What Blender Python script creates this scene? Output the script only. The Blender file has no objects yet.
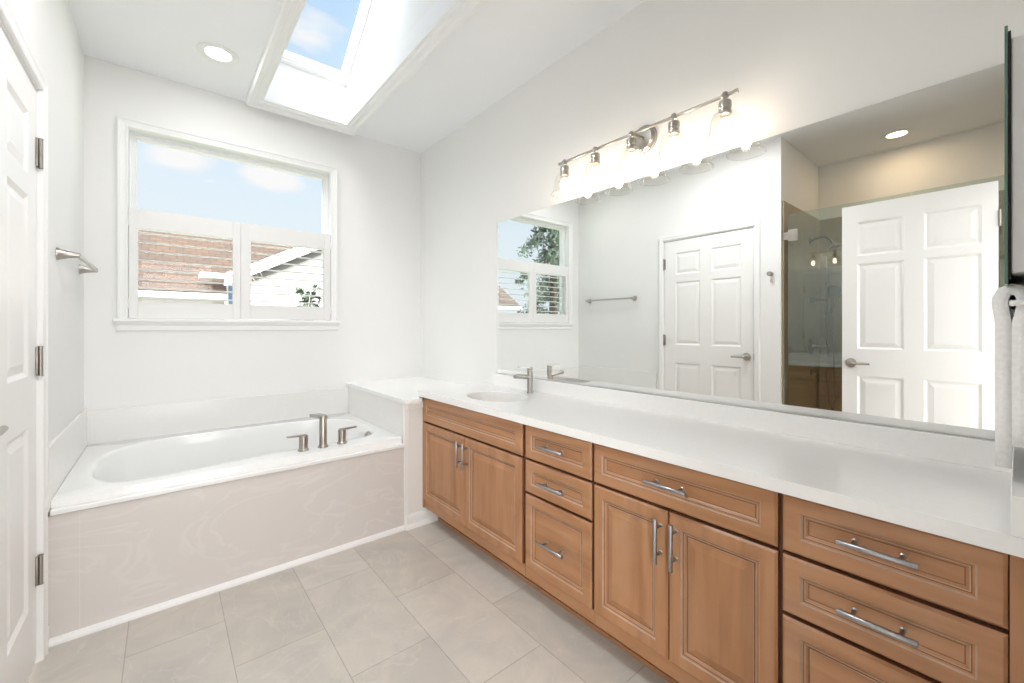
import bpy, bmesh, math, random
from mathutils import Vector, Matrix
R = random.Random(7)
C = bpy.context.scene.collection
SC = bpy.context.scene

# ------------------------------------------------------------------ camera
cam_d = bpy.data.cameras.new('camera'); cam = bpy.data.objects.new('camera', cam_d); C.objects.link(cam)
cam.location = (0, 0, 1.18)
cam.rotation_euler = (math.pi/2, 0, -0.6917)
cam_d.sensor_width = 36.0
cam_d.lens = 419.34 * 36.0 / 1024
cam_d.shift_y = -13.5 / 1024
cam_d.clip_start = 0.02; cam_d.clip_end = 200
SC.camera = cam

# ------------------------------------------------------------------ view, world, sun, ceiling lamps
SC.view_settings.view_transform = 'Standard'
SC.view_settings.look = 'None'
SC.view_settings.gamma = 1.0
SC.view_settings.use_curve_mapping = False
SC.view_settings.exposure = 0.50
SC.cycles.max_bounces = 14
SC.cycles.diffuse_bounces = 8
SC.cycles.glossy_bounces = 6
SC.cycles.transparent_max_bounces = 24
SC.cycles.sample_clamp_indirect = 6.0
SC.cycles.caustics_reflective = False
SC.cycles.caustics_refractive = False
SC.cycles.use_denoising = True

def build_world():
    w = bpy.data.worlds.new('sky'); SC.world = w; w.use_nodes = True
    nt = w.node_tree; N = nt.nodes; L = nt.links
    for n in list(N): N.remove(n)
    out = N.new('ShaderNodeOutputWorld'); bg = N.new('ShaderNodeBackground')
    tc = N.new('ShaderNodeTexCoord'); sep = N.new('ShaderNodeSeparateXYZ')
    L.new(tc.outputs['Generated'], sep.inputs[0])
    ramp = N.new('ShaderNodeValToRGB')
    e = ramp.color_ramp.elements
    e[0].position = 0.0; e[0].color = (0.50, 0.50, 0.46, 1)
    e[1].position = 1.0; e[1].color = (0.33, 0.58, 0.98, 1)
    for p, c in ((0.495, (0.55, 0.56, 0.54)), (0.505, (0.86, 0.94, 1.0)), (0.60, (0.84, 0.93, 1.0)), (0.72, (0.68, 0.85, 1.0)), (0.85, (0.44, 0.69, 1.0))):
        x = e.new(p); x.color = (*c, 1)
    mr = N.new('ShaderNodeMapRange'); mr.inputs[1].default_value = -1; mr.inputs[2].default_value = 1
    L.new(sep.outputs['Z'], mr.inputs[0]); L.new(mr.outputs[0], ramp.inputs[0])
    # clouds: a few soft banks broken up by noise
    mp = N.new('ShaderNodeMapping'); mp.inputs['Scale'].default_value = (1, 1, 2.6)
    L.new(tc.outputs['Generated'], mp.inputs[0])
    nz = N.new('ShaderNodeTexNoise'); nz.inputs['Scale'].default_value = 7; nz.inputs['Detail'].default_value = 7
    L.new(mp.outputs[0], nz.inputs['Vector'])
    last = None
    for c, rad in CLOUDS:
        d = N.new('ShaderNodeVectorMath'); d.operation = 'SUBTRACT'
        L.new(tc.outputs['Generated'], d.inputs[0]); d.inputs[1].default_value = c
        sc = N.new('ShaderNodeVectorMath'); sc.operation = 'MULTIPLY'
        sc.inputs[1].default_value = (1/rad, 1/rad, 2.4/rad); L.new(d.outputs[0], sc.inputs[0])
        ln = N.new('ShaderNodeVectorMath'); ln.operation = 'LENGTH'; L.new(sc.outputs[0], ln.inputs[0])
        m = N.new('ShaderNodeMapRange'); m.inputs[1].default_value = 0.2; m.inputs[2].default_value = 1.25
        m.inputs[3].default_value = 0.62; m.inputs[4].default_value = 0.0
        L.new(ln.outputs['Value'], m.inputs[0])
        if last is None: last = m.outputs[0]
        else:
            a = N.new('ShaderNodeMath'); a.operation = 'MAXIMUM'
            L.new(last, a.inputs[0]); L.new(m.outputs[0], a.inputs[1]); last = a.outputs[0]
    add = N.new('ShaderNodeMath'); add.operation = 'ADD'
    L.new(last, add.inputs[0]); L.new(nz.outputs['Fac'], add.inputs[1])
    cr = N.new('ShaderNodeMapRange'); cr.inputs[1].default_value = 0.80; cr.inputs[2].default_value = 1.08
    L.new(add.outputs[0], cr.inputs[0])
    mix = N.new('ShaderNodeMixRGB'); mix.inputs[2].default_value = (1.0, 0.985, 0.985, 1)
    L.new(cr.outputs[0], mix.inputs[0]); L.new(ramp.outputs[0], mix.inputs[1])
    # bright sky lobe added behind the camera as unseen fill through the doorway
    dt = N.new('ShaderNodeVectorMath'); dt.operation = 'DOT_PRODUCT'; dt.inputs[1].default_value = Vector((-0.35, -0.85, 0.38)).normalized()
    L.new(tc.outputs['Generated'], dt.inputs[0])
    gm = N.new('ShaderNodeMapRange'); gm.interpolation_type = 'SMOOTHSTEP'; gm.inputs[1].default_value = 0.25; gm.inputs[2].default_value = 0.95
    gm.inputs[3].default_value = 0.70; gm.inputs[4].default_value = SKY_FILL
    L.new(dt.outputs['Value'], gm.inputs[0]); L.new(gm.outputs[0], bg.inputs[1])
    gf = N.new('ShaderNodeMapRange'); gf.interpolation_type = 'SMOOTHSTEP'; gf.inputs[1].default_value = 0.25; gf.inputs[2].default_value = 0.8
    L.new(dt.outputs['Value'], gf.inputs[0])
    gw = N.new('ShaderNodeMixRGB'); gw.inputs[2].default_value = (1.0, 0.985, 0.985, 1)
    L.new(gf.outputs[0], gw.inputs[0]); L.new(mix.outputs[0], gw.inputs[1]); L.new(gw.outputs[0], bg.inputs[0])
    L.new(bg.outputs[0], out.inputs[0])
SKY_FILL = 5.2
def ray(u, v):
    s, c = math.sin(.6917), math.cos(.6917); r = (u-512)/419.34
    return Vector((s+r*c, c-r*s, -(v-328)/419.34)).normalized()
CLOUDS = [(ray(180, 160), 0.075), (ray(275, 180), 0.085), (ray(258, 174), 0.06), (ray(300, 25), 0.10)]
build_world()

sun_d = bpy.data.lights.new('sun', 'SUN'); sun = bpy.data.objects.new('sun', sun_d); C.objects.link(sun)
sun_d.energy = 11.0; sun_d.angle = math.radians(70); sun_d.color = (1.0, 0.97, 0.93)
sun.rotation_euler = Vector((0.66, 0.18, -0.68)).to_track_quat('-Z', 'Y').to_euler()

def portal(name, loc, rot, sx, sy):
    d = bpy.data.lights.new(name, 'AREA'); d.shape = 'RECTANGLE'; d.size = sx; d.size_y = sy; d.cycles.is_portal = True
    o = bpy.data.objects.new(name, d); C.objects.link(o); o.location = loc; o.rotation_euler = rot
portal('window_portal', (0.398, 3.44, 1.79), (-math.pi/2, 0, 0), 1.13, 1.11)
portal('doorway_portal', (0.137, -0.16, 1.0), (math.pi/2, 0, 0), 0.72, 2.02)
portal('skylight_portal', (0.765, 2.57, 3.42), Vector((0, 0.66, 1)).to_track_quat('Z', 'Y').to_euler(), 0.53, 1.4)
CAN_POWER = 8.0
LAMP_COL = (0.985, 0.99, 1.0)
CANS = [(0.228, 2.815), (0.36, 1.45)]  # the second is out of view, added to brighten the room
SHOWER_CAN = (-0.99, 0.605)
BULB_STRENGTH = 38.0

# ------------------------------------------------------------------ materials
def mat(name, col, rough=0.5, metal=0.0, **kw):
    m = bpy.data.materials.new(name); m.use_nodes = True
    b = m.node_tree.nodes['Principled BSDF']
    b.inputs['Base Color'].default_value = (*col, 1); b.inputs['Roughness'].default_value = rough
    b.inputs['Metallic'].default_value = metal
    for k, v in kw.items():
        b.inputs[k].default_value = v
    return m
def vary(m, scale=6.0, amount=0.05, stretch=(1, 1, 1), detail=4, bump=0.0, bscale=None):
    nt = m.node_tree; N = nt.nodes; L = nt.links; b = N['Principled BSDF']
    col = tuple(b.inputs['Base Color'].default_value)[:3]
    tc = N.new('ShaderNodeTexCoord'); mp = N.new('ShaderNodeMapping'); mp.inputs['Scale'].default_value = stretch
    nz = N.new('ShaderNodeTexNoise'); nz.inputs['Scale'].default_value = scale; nz.inputs['Detail'].default_value = detail
    L.new(tc.outputs['Object'], mp.inputs[0]); L.new(mp.outputs[0], nz.inputs['Vector'])
    r = N.new('ShaderNodeValToRGB')
    r.color_ramp.elements[0].position = 0.3; r.color_ramp.elements[1].position = 0.7
    r.color_ramp.elements[0].color = (*[c*(1-amount) for c in col], 1)
    r.color_ramp.elements[1].color = (*[min(1, c*(1+amount)) for c in col], 1)
    L.new(nz.outputs['Fac'], r.inputs[0]); L.new(r.outputs[0], b.inputs['Base Color'])
    if bump:
        bp = N.new('ShaderNodeBump'); bp.inputs['Strength'].default_value = bump; bp.inputs['Distance'].default_value = 0.002
        n2 = N.new('ShaderNodeTexNoise'); n2.inputs['Scale'].default_value = bscale or scale*20
        L.new(tc.outputs['Object'], n2.inputs['Vector']); L.new(n2.outputs['Fac'], bp.inputs['Height'])
        L.new(bp.outputs[0], b.inputs['Normal'])
    return m
def wood(name, vertical):
    m = mat(name, (0.5, 0.26, 0.13), 0.38)
    nt = m.node_tree; N = nt.nodes; L = nt.links; b = N['Principled BSDF']
    tc = N.new('ShaderNodeTexCoord')
    mp = N.new('ShaderNodeMapping'); mp.inputs['Scale'].default_value = (9, 9, 0.9) if vertical else (9, 0.9, 9)
    nz = N.new('ShaderNodeTexNoise'); nz.inputs['Scale'].default_value = 2.2; nz.inputs['Detail'].default_value = 6; nz.inputs['Distortion'].default_value = 0.5
    L.new(tc.outputs['Object'], mp.inputs[0]); L.new(mp.outputs[0], nz.inputs['Vector'])
    r = N.new('ShaderNodeValToRGB'); e = r.color_ramp.elements
    e[0].position = 0.28; e[0].color = (*WOOD_A, 1); e[1].position = 0.72; e[1].color = (*WOOD_C, 1)
    x = e.new(0.5); x.color = (*WOOD_B, 1)
    L.new(nz.outputs['Fac'], r.inputs[0])
    # a soft whitish wash lies in patches over the stain
    n2 = N.new('ShaderNodeTexNoise'); n2.inputs['Scale'].default_value = 9; n2.inputs['Detail'].default_value = 3
    L.new(tc.outputs['Object'], n2.inputs['Vector'])
    mr = N.new('ShaderNodeMapRange'); mr.inputs[1].default_value = 0.5; mr.inputs[2].default_value = 0.8; mr.inputs[4].default_value = 0.42
    L.new(n2.outputs['Fac'], mr.inputs[0])
    mx = N.new('ShaderNodeMixRGB'); mx.inputs[2].default_value = (0.46, 0.29, 0.195, 1)
    L.new(mr.outputs[0], mx.inputs[0]); L.new(r.outputs[0], mx.inputs[1])
    L.new(mx.outputs[0], b.inputs['Base Color'])
    return m
WOOD_A = (0.335, 0.155, 0.068); WOOD_B = (0.425, 0.210, 0.098); WOOD_C = (0.485, 0.255, 0.128)
def floor_tile():
    m = mat('floor_tile', (0.6, 0.57, 0.53), 0.32)
    nt = m.node_tree; N = nt.nodes; L = nt.links; b = N['Principled BSDF']
    tc = N.new('ShaderNodeTexCoord'); sep = N.new('ShaderNodeSeparateXYZ'); L.new(tc.outputs['Object'], sep.inputs[0])
    cmb = N.new('ShaderNodeCombineXYZ')
    ax = N.new('ShaderNodeMath'); ax.inputs[1].default_value = -0.2295 + 0.603*20; L.new(sep.outputs['Y'], ax.inputs[0])
    ay = N.new('ShaderNodeMath'); ay.inputs[1].default_value = -0.187 + 0.2975*10; L.new(sep.outputs['X'], ay.inputs[0])
    L.new(ax.outputs[0], cmb.inputs[0]); L.new(ay.outputs[0], cmb.inputs[1])
    br = N.new('ShaderNodeTexBrick'); br.offset = 0.5; br.offset_frequency = 2; br.squash = 1.0
    L.new(cmb.outputs[0], br.inputs['Vector'])
    br.inputs['Scale'].default_value = 1; br.inputs['Brick Width'].default_value = 0.603; br.inputs['Row Height'].default_value = 0.2975
    br.inputs['Mortar Size'].default_value = 0.0017; br.inputs['Mortar Smooth'].default_value = 0.1; br.inputs['Bias'].default_value = 0
    br.inputs['Color1'].default_value = (0.56, 0.525, 0.475, 1); br.inputs['Color2'].default_value = (0.635, 0.60, 0.55, 1)
    br.inputs['Mortar'].default_value = (0.40, 0.375, 0.34, 1)
    nz = N.new('ShaderNodeTexNoise'); nz.inputs['Scale'].default_value = 3.2; nz.inputs['Detail'].default_value = 9; nz.inputs['Distortion'].default_value = 1.6
    nz.inputs['Roughness'].default_value = 0.62
    L.new(tc.outputs['Object'], nz.inputs['Vector'])
    r = N.new('ShaderNodeValToRGB'); e = r.color_ramp.elements
    e[0].position = 0.28; e[0].color = (0.83, 0.84, 0.86, 1); e[1].position = 0.74; e[1].color = (1.08, 1.06, 1.03, 1)
    L.new(nz.outputs['Fac'], r.inputs[0])
    mul = N.new('ShaderNodeMixRGB'); mul.blend_type = 'MULTIPLY'; mul.inputs[0].default_value = 1
    L.new(br.outputs['Color'], mul.inputs[1]); L.new(r.outputs[0], mul.inputs[2])
    # fine pale veins
    n2 = N.new('ShaderNodeTexNoise'); n2.inputs['Scale'].default_value = 2.3; n2.inputs['Detail'].default_value = 6; n2.inputs['Distortion'].default_value = 2.4
    L.new(tc.outputs['Object'], n2.inputs['Vector'])
    v = N.new('ShaderNodeMath'); v.operation = 'SUBTRACT'; v.inputs[1].default_value = 0.5; L.new(n2.outputs['Fac'], v.inputs[0])
    va = N.new('ShaderNodeMath'); va.operation = 'ABSOLUTE'; L.new(v.outputs[0], va.inputs[0])
    vr = N.new('ShaderNodeMapRange'); vr.inputs[1].default_value = 0.0; vr.inputs[2].default_value = 0.012; vr.inputs[3].default_value = 0.22; vr.inputs[4].default_value = 0.0
    L.new(va.outputs[0], vr.inputs[0])
    mx = N.new('ShaderNodeMixRGB'); mx.inputs[2].default_value = (0.74, 0.71, 0.67, 1)
    L.new(vr.outputs[0], mx.inputs[0]); L.new(mul.outputs[0], mx.inputs[1]); L.new(mx.outputs[0], b.inputs['Base Color'])
    bp = N.new('ShaderNodeBump'); bp.inputs['Strength'].default_value = 0.25; bp.inputs['Distance'].default_value = 0.001
    inv = N.new('ShaderNodeMath'); inv.operation = 'SUBTRACT'; inv.inputs[0].default_value = 1; L.new(br.outputs['Fac'], inv.inputs[1])
    L.new(inv.outputs[0], bp.inputs['Height']); L.new(bp.outputs[0], b.inputs['Normal'])
    return m
def veined(name, base, vein, strength, scale=1.6, rough=0.25):
    m = mat(name, base, rough)
    nt = m.node_tree; N = nt.nodes; L = nt.links; b = N['Principled BSDF']
    tc = N.new('ShaderNodeTexCoord'); mp = N.new('ShaderNodeMapping'); mp.inputs['Rotation'].default_value = (0.3, 0.5, 0.2)
    mp.inputs['Scale'].default_value = (1.0, 1.0, 2.2)
    n2 = N.new('ShaderNodeTexNoise'); n2.inputs['Scale'].default_value = scale; n2.inputs['Detail'].default_value = 7; n2.inputs['Distortion'].default_value = 1.8
    L.new(tc.outputs['Object'], mp.inputs[0]); L.new(mp.outputs[0], n2.inputs['Vector'])
    v = N.new('ShaderNodeMath'); v.operation = 'SUBTRACT'; v.inputs[1].default_value = 0.52; L.new(n2.outputs['Fac'], v.inputs[0])
    va = N.new('ShaderNodeMath'); va.operation = 'ABSOLUTE'; L.new(v.outputs[0], va.inputs[0])
    vr = N.new('ShaderNodeMapRange'); vr.inputs[1].default_value = 0.0; vr.inputs[2].default_value = 0.03; vr.inputs[3].default_value = strength; vr.inputs[4].default_value = 0.0
    L.new(va.outputs[0], vr.inputs[0])
    n3 = N.new('ShaderNodeTexNoise'); n3.inputs['Scale'].default_value = 3; L.new(tc.outputs['Object'], n3.inputs['Vector'])
    mu = N.new('ShaderNodeMath'); mu.operation = 'MULTIPLY'; L.new(vr.outputs[0], mu.inputs[0]); L.new(n3.outputs['Fac'], mu.inputs[1])
    mx = N.new('ShaderNodeMixRGB'); mx.inputs[1].default_value = (*base, 1); mx.inputs[2].default_value = (*vein, 1)
    L.new(mu.outputs[0], mx.inputs[0]); L.new(mx.outputs[0], b.inputs['Base Color'])
    return m
def clear_glass(name, tint=(1, 1, 1), f0=0.04, power=5.0, grey=(1, 1, 1)):
    # thin clear pane: passes light straight through and mirrors a little, more at grazing angles
    m = bpy.data.materials.new(name); m.use_nodes = True; nt = m.node_tree; N = nt.nodes; L = nt.links
    for n in list(N): N.remove(n)
    out = N.new('ShaderNodeOutputMaterial'); tr = N.new('ShaderNodeBsdfTransparent'); gl = N.new('ShaderNodeBsdfGlossy')
    tr.inputs[0].default_value = (*tint, 1); gl.inputs['Roughness'].default_value = 0.0; gl.inputs[0].default_value = (*grey, 1)
    lw = N.new('ShaderNodeLayerWeight'); lw.inputs[0].default_value = 0.5
    pw = N.new('ShaderNodeMath'); pw.operation = 'POWER'; pw.inputs[1].default_value = power; L.new(lw.outputs['Facing'], pw.inputs[0])
    mr = N.new('ShaderNodeMapRange'); mr.inputs[3].default_value = f0; mr.inputs[4].default_value = 1.0; L.new(pw.outputs[0], mr.inputs[0])
    mx = N.new('ShaderNodeMixShader'); L.new(mr.outputs[0], mx.inputs[0]); L.new(tr.outputs[0], mx.inputs[1]); L.new(gl.outputs[0], mx.inputs[2])
    L.new(mx.outputs[0], out.inputs[0])
    return m
def emit(name, col, s):
    m = bpy.data.materials.new(name); m.use_nodes = True; nt = m.node_tree; N = nt.nodes; L = nt.links
    for n in list(N): N.remove(n)
    out = N.new('ShaderNodeOutputMaterial'); e = N.new('ShaderNodeEmission'); e.inputs[0].default_value = (*col, 1); e.inputs[1].default_value = s
    L.new(e.outputs[0], out.inputs[0]); return m
def shingles():
    m = mat('roof_shingle', (0.4, 0.27, 0.2), 0.9)
    nt = m.node_tree; N = nt.nodes; L = nt.links; b = N['Principled BSDF']
    tc = N.new('ShaderNodeTexCoord'); mp = N.new('ShaderNodeMapping'); L.new(tc.outputs['UV'], mp.inputs[0])
    br = N.new('ShaderNodeTexBrick'); L.new(mp.outputs[0], br.inputs['Vector'])
    br.inputs['Scale'].default_value = 1; br.inputs['Brick Width'].default_value = 0.22; br.inputs['Row Height'].default_value = 0.13
    br.inputs['Mortar Size'].default_value = 0.008; br.inputs['Bias'].default_value = 0.0
    br.inputs['Color1'].default_value = (0.100, 0.064, 0.041, 1); br.inputs['Color2'].default_value = (0.070, 0.051, 0.038, 1); br.inputs['Mortar'].default_value = (0.03, 0.02, 0.016, 1)
    L.new(br.outputs['Color'], b.inputs['Base Color'])
    return m

M = {}
M['wall'] = vary(mat('wall_paint', (0.82, 0.823, 0.812), 0.55), 1.5, 0.01, bump=0.08, bscale=160)
M['ceil'] = vary(mat('ceiling_paint', (0.865, 0.88, 0.90), 0.7), 1.5, 0.008, bump=0.06, bscale=160)
M['trim'] = mat('white_trim_paint', (0.845, 0.85, 0.845), 0.45)
M['door'] = vary(mat('white_door_paint', (0.83, 0.83, 0.82), 0.34), 3, 0.01)
M['shut'] = vary(mat('shutter_white', (0.80, 0.80, 0.79), 0.4), 3, 0.008)
M['vinyl'] = mat('white_vinyl', (0.85, 0.86, 0.87), 0.35)
M['floor'] = floor_tile()
M['apron'] = veined('apron_tile', (0.665, 0.635, 0.612), (0.75, 0.735, 0.715), 0.8, 1.7, 0.3)
M['splash_tile'] = veined('splash_tile', (0.79, 0.785, 0.765), (0.84, 0.835, 0.82), 0.6, 2.0, 0.2)
M['quartz'] = vary(mat('white_quartz', (0.875, 0.875, 0.868), 0.2), 60, 0.012)
M['acrylic'] = vary(mat('white_acrylic', (0.86, 0.865, 0.86), 0.12), 3, 0.005)
M['porcelain'] = mat('white_porcelain', (0.82, 0.815, 0.79), 0.08)
M['wood_v'] = wood('maple_wood_upright', True)
M['wood_h'] = wood('maple_wood_level', False)
M['glaze'] = vary(mat('pale_glaze', (0.47, 0.335, 0.245), 0.5), 25, 0.12)
M['umber'] = vary(mat('umber_glaze_gap_shade', (0.23, 0.10, 0.045), 0.5), 25, 0.15)
M['gap'] = vary(mat('dark_cabinet_frame', (0.15, 0.065, 0.03), 0.6), 8, 0.1)
M['nickel'] = vary(mat('brushed_nickel', (0.44, 0.415, 0.38), 0.3, 1.0), 40, 0.06, stretch=(1, 1, 6))
M['steel'] = vary(mat('satin_steel', (0.40, 0.405, 0.42), 0.3, 1.0), 40, 0.05, stretch=(1, 6, 1))
M['hinge'] = vary(mat('dull_nickel', (0.36, 0.34, 0.31), 0.42, 1.0), 40, 0.06)
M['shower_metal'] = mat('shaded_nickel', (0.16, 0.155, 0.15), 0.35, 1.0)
M['dark'] = mat('dark_gap', (0.03, 0.03, 0.028), 0.8)
M['mirror'] = mat('mirror_silver', (0.93, 0.945, 0.935), 0.0, 1.0)
M['edge'] = mat('green_glass_edge', (0.10, 0.17, 0.14), 0.15)
M['pane'] = clear_glass('window_glass', (0.99, 0.995, 0.995), 0.012)
M['shade'] = clear_glass('clear_lamp_glass', (0.93, 0.92, 0.905), 0.05, 2.5)
M['shower_glass'] = clear_glass('greenish_shower_glass', (0.84, 0.90, 0.86), 0.10)
M['bulb'] = emit('lit_bulb', (1.0, 0.86, 0.70), BULB_STRENGTH)
M['bulb_glass'] = clear_glass('bulb_glass', (1, 0.98, 0.95), 0.02, 5.0)
M['lens'] = emit('lit_lens', (1.0, 0.97, 0.92), 2.0)
M['lens_warm'] = emit('lit_lens_warm', (1.0, 0.86, 0.62), 4.0)
M['shower_tile'] = vary(mat('tan_shower_tile', (0.36, 0.30, 0.215), 0.35), 5, 0.12)
M['towel'] = vary(mat('white_terry', (0.88, 0.88, 0.88), 0.95), 120, 0.05, bump=0.5, bscale=420)
M['shingle'] = shingles()
M['siding'] = vary(mat('cream_siding', (0.50, 0.485, 0.46), 0.7), 4, 0.03, stretch=(1, 1, 14))
M['fascia'] = mat('white_fascia', (0.6, 0.6, 0.6), 0.5)
M['rake_shade'] = mat('rake_shadow_grey', (0.13, 0.125, 0.12), 0.8)
M['bark'] = vary(mat('bark', (0.11, 0.09, 0.072), 0.9), 9, 0.3, stretch=(3, 3, .6))
M['twig'] = vary(mat('pale_twig', (0.60, 0.54, 0.48), 0.9), 9, 0.2)
M['needle'] = vary(mat('grey_green_foliage', (0.15, 0.20, 0.15), 0.8), 2.5, 0.45)
M['leaf'] = vary(mat('dark_green_leaf', (0.035, 0.06, 0.035), 0.6), 6, 0.4)
M['ground'] = vary(mat('lawn_ground', (0.20, 0.24, 0.13), 0.9), 2, 0.3)
M['outside_pane'] = mat('outside_window_pane', (0.10, 0.16, 0.24), 0.05)
M['carpet'] = vary(mat('beige_carpet', (0.55, 0.50, 0.44), 0.95), 90, 0.08)

# ------------------------------------------------------------------ mesh helpers
ORG = {}
def empty(name, loc, label=None, cat=None, group=None):
    o = bpy.data.objects.new(name, None); C.objects.link(o); o.location = loc; ORG[o] = Vector(loc)
    o.empty_display_size = 0.05
    tag(o, label, cat, group)
    return o
def tag(o, label=None, cat=None, group=None, kind=None):
    if label: o['label'] = label
    if cat: o['category'] = cat
    if group: o['group'] = group
    if kind: o['kind'] = kind
    return o
def obj(name, bm, mats, parent=None, smooth=False, normals=True, angle=40):
    if normals: bmesh.ops.recalc_face_normals(bm, faces=bm.faces[:])
    off = ORG[parent] if parent is not None else None
    if off is None:
        vs = bm.verts[:]
        lo = Vector([min(v.co[i] for v in vs) for i in range(3)]); hi = Vector([max(v.co[i] for v in vs) for i in range(3)])
        off = Vector(((lo.x+hi.x)/2, (lo.y+hi.y)/2, lo.z)) if name not in KEEP_WORLD else Vector((0, 0, 0))
    bmesh.ops.translate(bm, verts=bm.verts[:], vec=-off)
    me = bpy.data.meshes.new(name); bm.to_mesh(me); bm.free()
    if not isinstance(mats, (list, tuple)): mats = [mats]
    for m in mats: me.materials.append(M[m] if isinstance(m, str) else m)
    o = bpy.data.objects.new(name, me); C.objects.link(o)
    if parent is not None:
        o.parent = parent; ORG[o] = off
    else:
        o.location = off; ORG[o] = off.copy()
    if smooth:
        for p in me.polygons: p.use_smooth = True
        try: me.set_sharp_from_angle(angle=math.radians(angle))
        except Exception: pass
    return o
KEEP_WORLD = {'floor'}
def struct(name, bm, mats, parent=None, **k):
    o = obj(name, bm, mats, parent, **k)
    if parent is None: o['kind'] = 'structure'
    return o
def B(): return bmesh.new()
def box(bm, x0, x1, y0, y1, z0, z1, bev=0.0, seg=2, mi=0):
    t = bmesh.new(); bmesh.ops.create_cube(t, size=1)
    for v in t.verts:
        v.co = Vector(((x0+x1)/2 + v.co.x*(x1-x0), (y0+y1)/2 + v.co.y*(y1-y0), (z0+z1)/2 + v.co.z*(z1-z0)))
    if bev: bmesh.ops.bevel(t, geom=t.edges[:], offset=bev, segments=seg, affect='EDGES', profile=0.5)
    merge(bm, t, mi); return bm
def merge(bm, t, mi=0, mtx=None):
    t.normal_update()
    mp = {}
    for v in t.verts: mp[v] = bm.verts.new(mtx @ v.co if mtx else v.co)
    for f in t.faces:
        try:
            g = bm.faces.new([mp[v] for v in f.verts]); g.material_index = mi if mi else f.material_index; g.smooth = f.smooth
        except ValueError: pass
    t.free()
def frame(d):
    d = d.normalized(); a = Vector((0, 0, 1)) if abs(d.z) < 0.9 else Vector((1, 0, 0))
    u = d.cross(a).normalized(); return u, d.cross(u).normalized()
def tube(bm, pts, rad, seg=14, cap=True, mi=0):
    pts = [Vector(p) for p in pts]; n = len(pts)
    rads = rad if isinstance(rad, (list, tuple)) else [rad]*n
    rings = []; u = None
    for i, p in enumerate(pts):
        d = (pts[min(i+1, n-1)] - pts[max(i-1, 0)])
        if u is None: u, w = frame(d)
        else:
            d = d.normalized(); u = (u - d*u.dot(d)).normalized(); w = d.cross(u).normalized()
        rings.append([bm.verts.new(p + (u*math.cos(2*math.pi*k/seg) + w*math.sin(2*math.pi*k/seg))*rads[i]) for k in range(seg)])
    for a, b in zip(rings, rings[1:]):
        for k in range(seg):
            f = bm.faces.new((a[k], a[(k+1) % seg], b[(k+1) % seg], b[k])); f.material_index = mi
    if cap:
        for r in (rings[0], rings[-1]):
            f = bm.faces.new(r); f.material_index = mi
    return bm
def lathe(bm, prof, center, axis=(0, 0, 1), seg=28, cap=True, mi=0):
    c = Vector(center); ax = Vector(axis).normalized(); u, w = frame(ax); rings = []
    for r, h in prof:
        if r < 1e-6: rings.append([bm.verts.new(c + ax*h)])
        else: rings.append([bm.verts.new(c + ax*h + (u*math.cos(2*math.pi*k/seg) + w*math.sin(2*math.pi*k/seg))*r) for k in range(seg)])
    for a, b in zip(rings, rings[1:]):
        for k in range(seg):
            if len(a) == 1 and len(b) == 1: continue
            if len(a) == 1: f = bm.faces.new((a[0], b[(k+1) % seg], b[k]))
            elif len(b) == 1: f = bm.faces.new((a[k], a[(k+1) % seg], b[0]))
            else: f = bm.faces.new((a[k], a[(k+1) % seg], b[(k+1) % seg], b[k]))
            f.material_index = mi
    if cap:
        for r in (rings[0], rings[-1]):
            if len(r) > 1: bm.faces.new(r).material_index = mi
    return bm
def prism(bm, poly, fn, d0, d1, mi=0):
    """poly: 2-D outline; fn(a, b, d) -> world; extruded from d0 to d1."""
    a = [bm.verts.new(fn(p[0], p[1], d0)) for p in poly]; b = [bm.verts.new(fn(p[0], p[1], d1)) for p in poly]
    bm.faces.new(a).material_index = mi; bm.faces.new(b[::-1]).material_index = mi
    n = len(poly)
    for k in range(n): bm.faces.new((a[k], a[(k+1) % n], b[(k+1) % n], b[k])).material_index = mi
    return bm
def loop_rect(bm, fn, a0, a1, b0, b1, ins, d):
    return [bm.verts.new(fn(*p, d)) for p in ((a0+ins, b0+ins), (a1-ins, b0+ins), (a1-ins, b1-ins), (a0+ins, b1-ins))]
def bridge(bm, A, Bq, mi=0, closed=True):
    n = len(A)
    for k in range(n if closed else n-1):
        bm.faces.new((A[k], A[(k+1) % n], Bq[(k+1) % n], Bq[k])).material_index = mi
def panelled(bm, fn, a0, a1, b0, b1, panels, prof, thick, edge=0.004, back=True, mi=0, side=None):
    """a flat front with sunk or raised panels; fn(a, b, depth) with depth going into the body; prof: [(inset, depth, material)]"""
    e = edge
    if e:
        o = loop_rect(bm, fn, a0, a1, b0, b1, 0, e); i = loop_rect(bm, fn, a0, a1, b0, b1, e, 0); bridge(bm, o, i, mi)
    else: o = loop_rect(bm, fn, a0, a1, b0, b1, 0, 0)
    As = sorted({a0+e, a1-e} | {p[0] for p in panels} | {p[1] for p in panels})
    Bs = sorted({b0+e, b1-e} | {p[2] for p in panels} | {p[3] for p in panels})
    for x0, x1 in zip(As, As[1:]):
        for y0, y1 in zip(Bs, Bs[1:]):
            if any(abs(p[0]-x0) < 1e-6 and abs(p[1]-x1) < 1e-6 and abs(p[2]-y0) < 1e-6 and abs(p[3]-y1) < 1e-6 for p in panels): continue
            bm.faces.new([bm.verts.new(fn(*q, 0)) for q in ((x0, y0), (x1, y0), (x1, y1), (x0, y1))]).material_index = mi
    for p in panels:
        cur = loop_rect(bm, fn, *p, 0, 0)
        for ins, d, m in prof:
            nx = loop_rect(bm, fn, *p, ins, d); bridge(bm, cur, nx, m); cur = nx
        bm.faces.new(cur).material_index = prof[-1][2]
    bk = loop_rect(bm, fn, a0, a1, b0, b1, 0, thick); bridge(bm, o, bk, mi if side is None else side)
    if back: bm.faces.new(bk).material_index = mi
    bmesh.ops.remove_doubles(bm, verts=bm.verts[:], dist=1e-5)
    return bm
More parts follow.
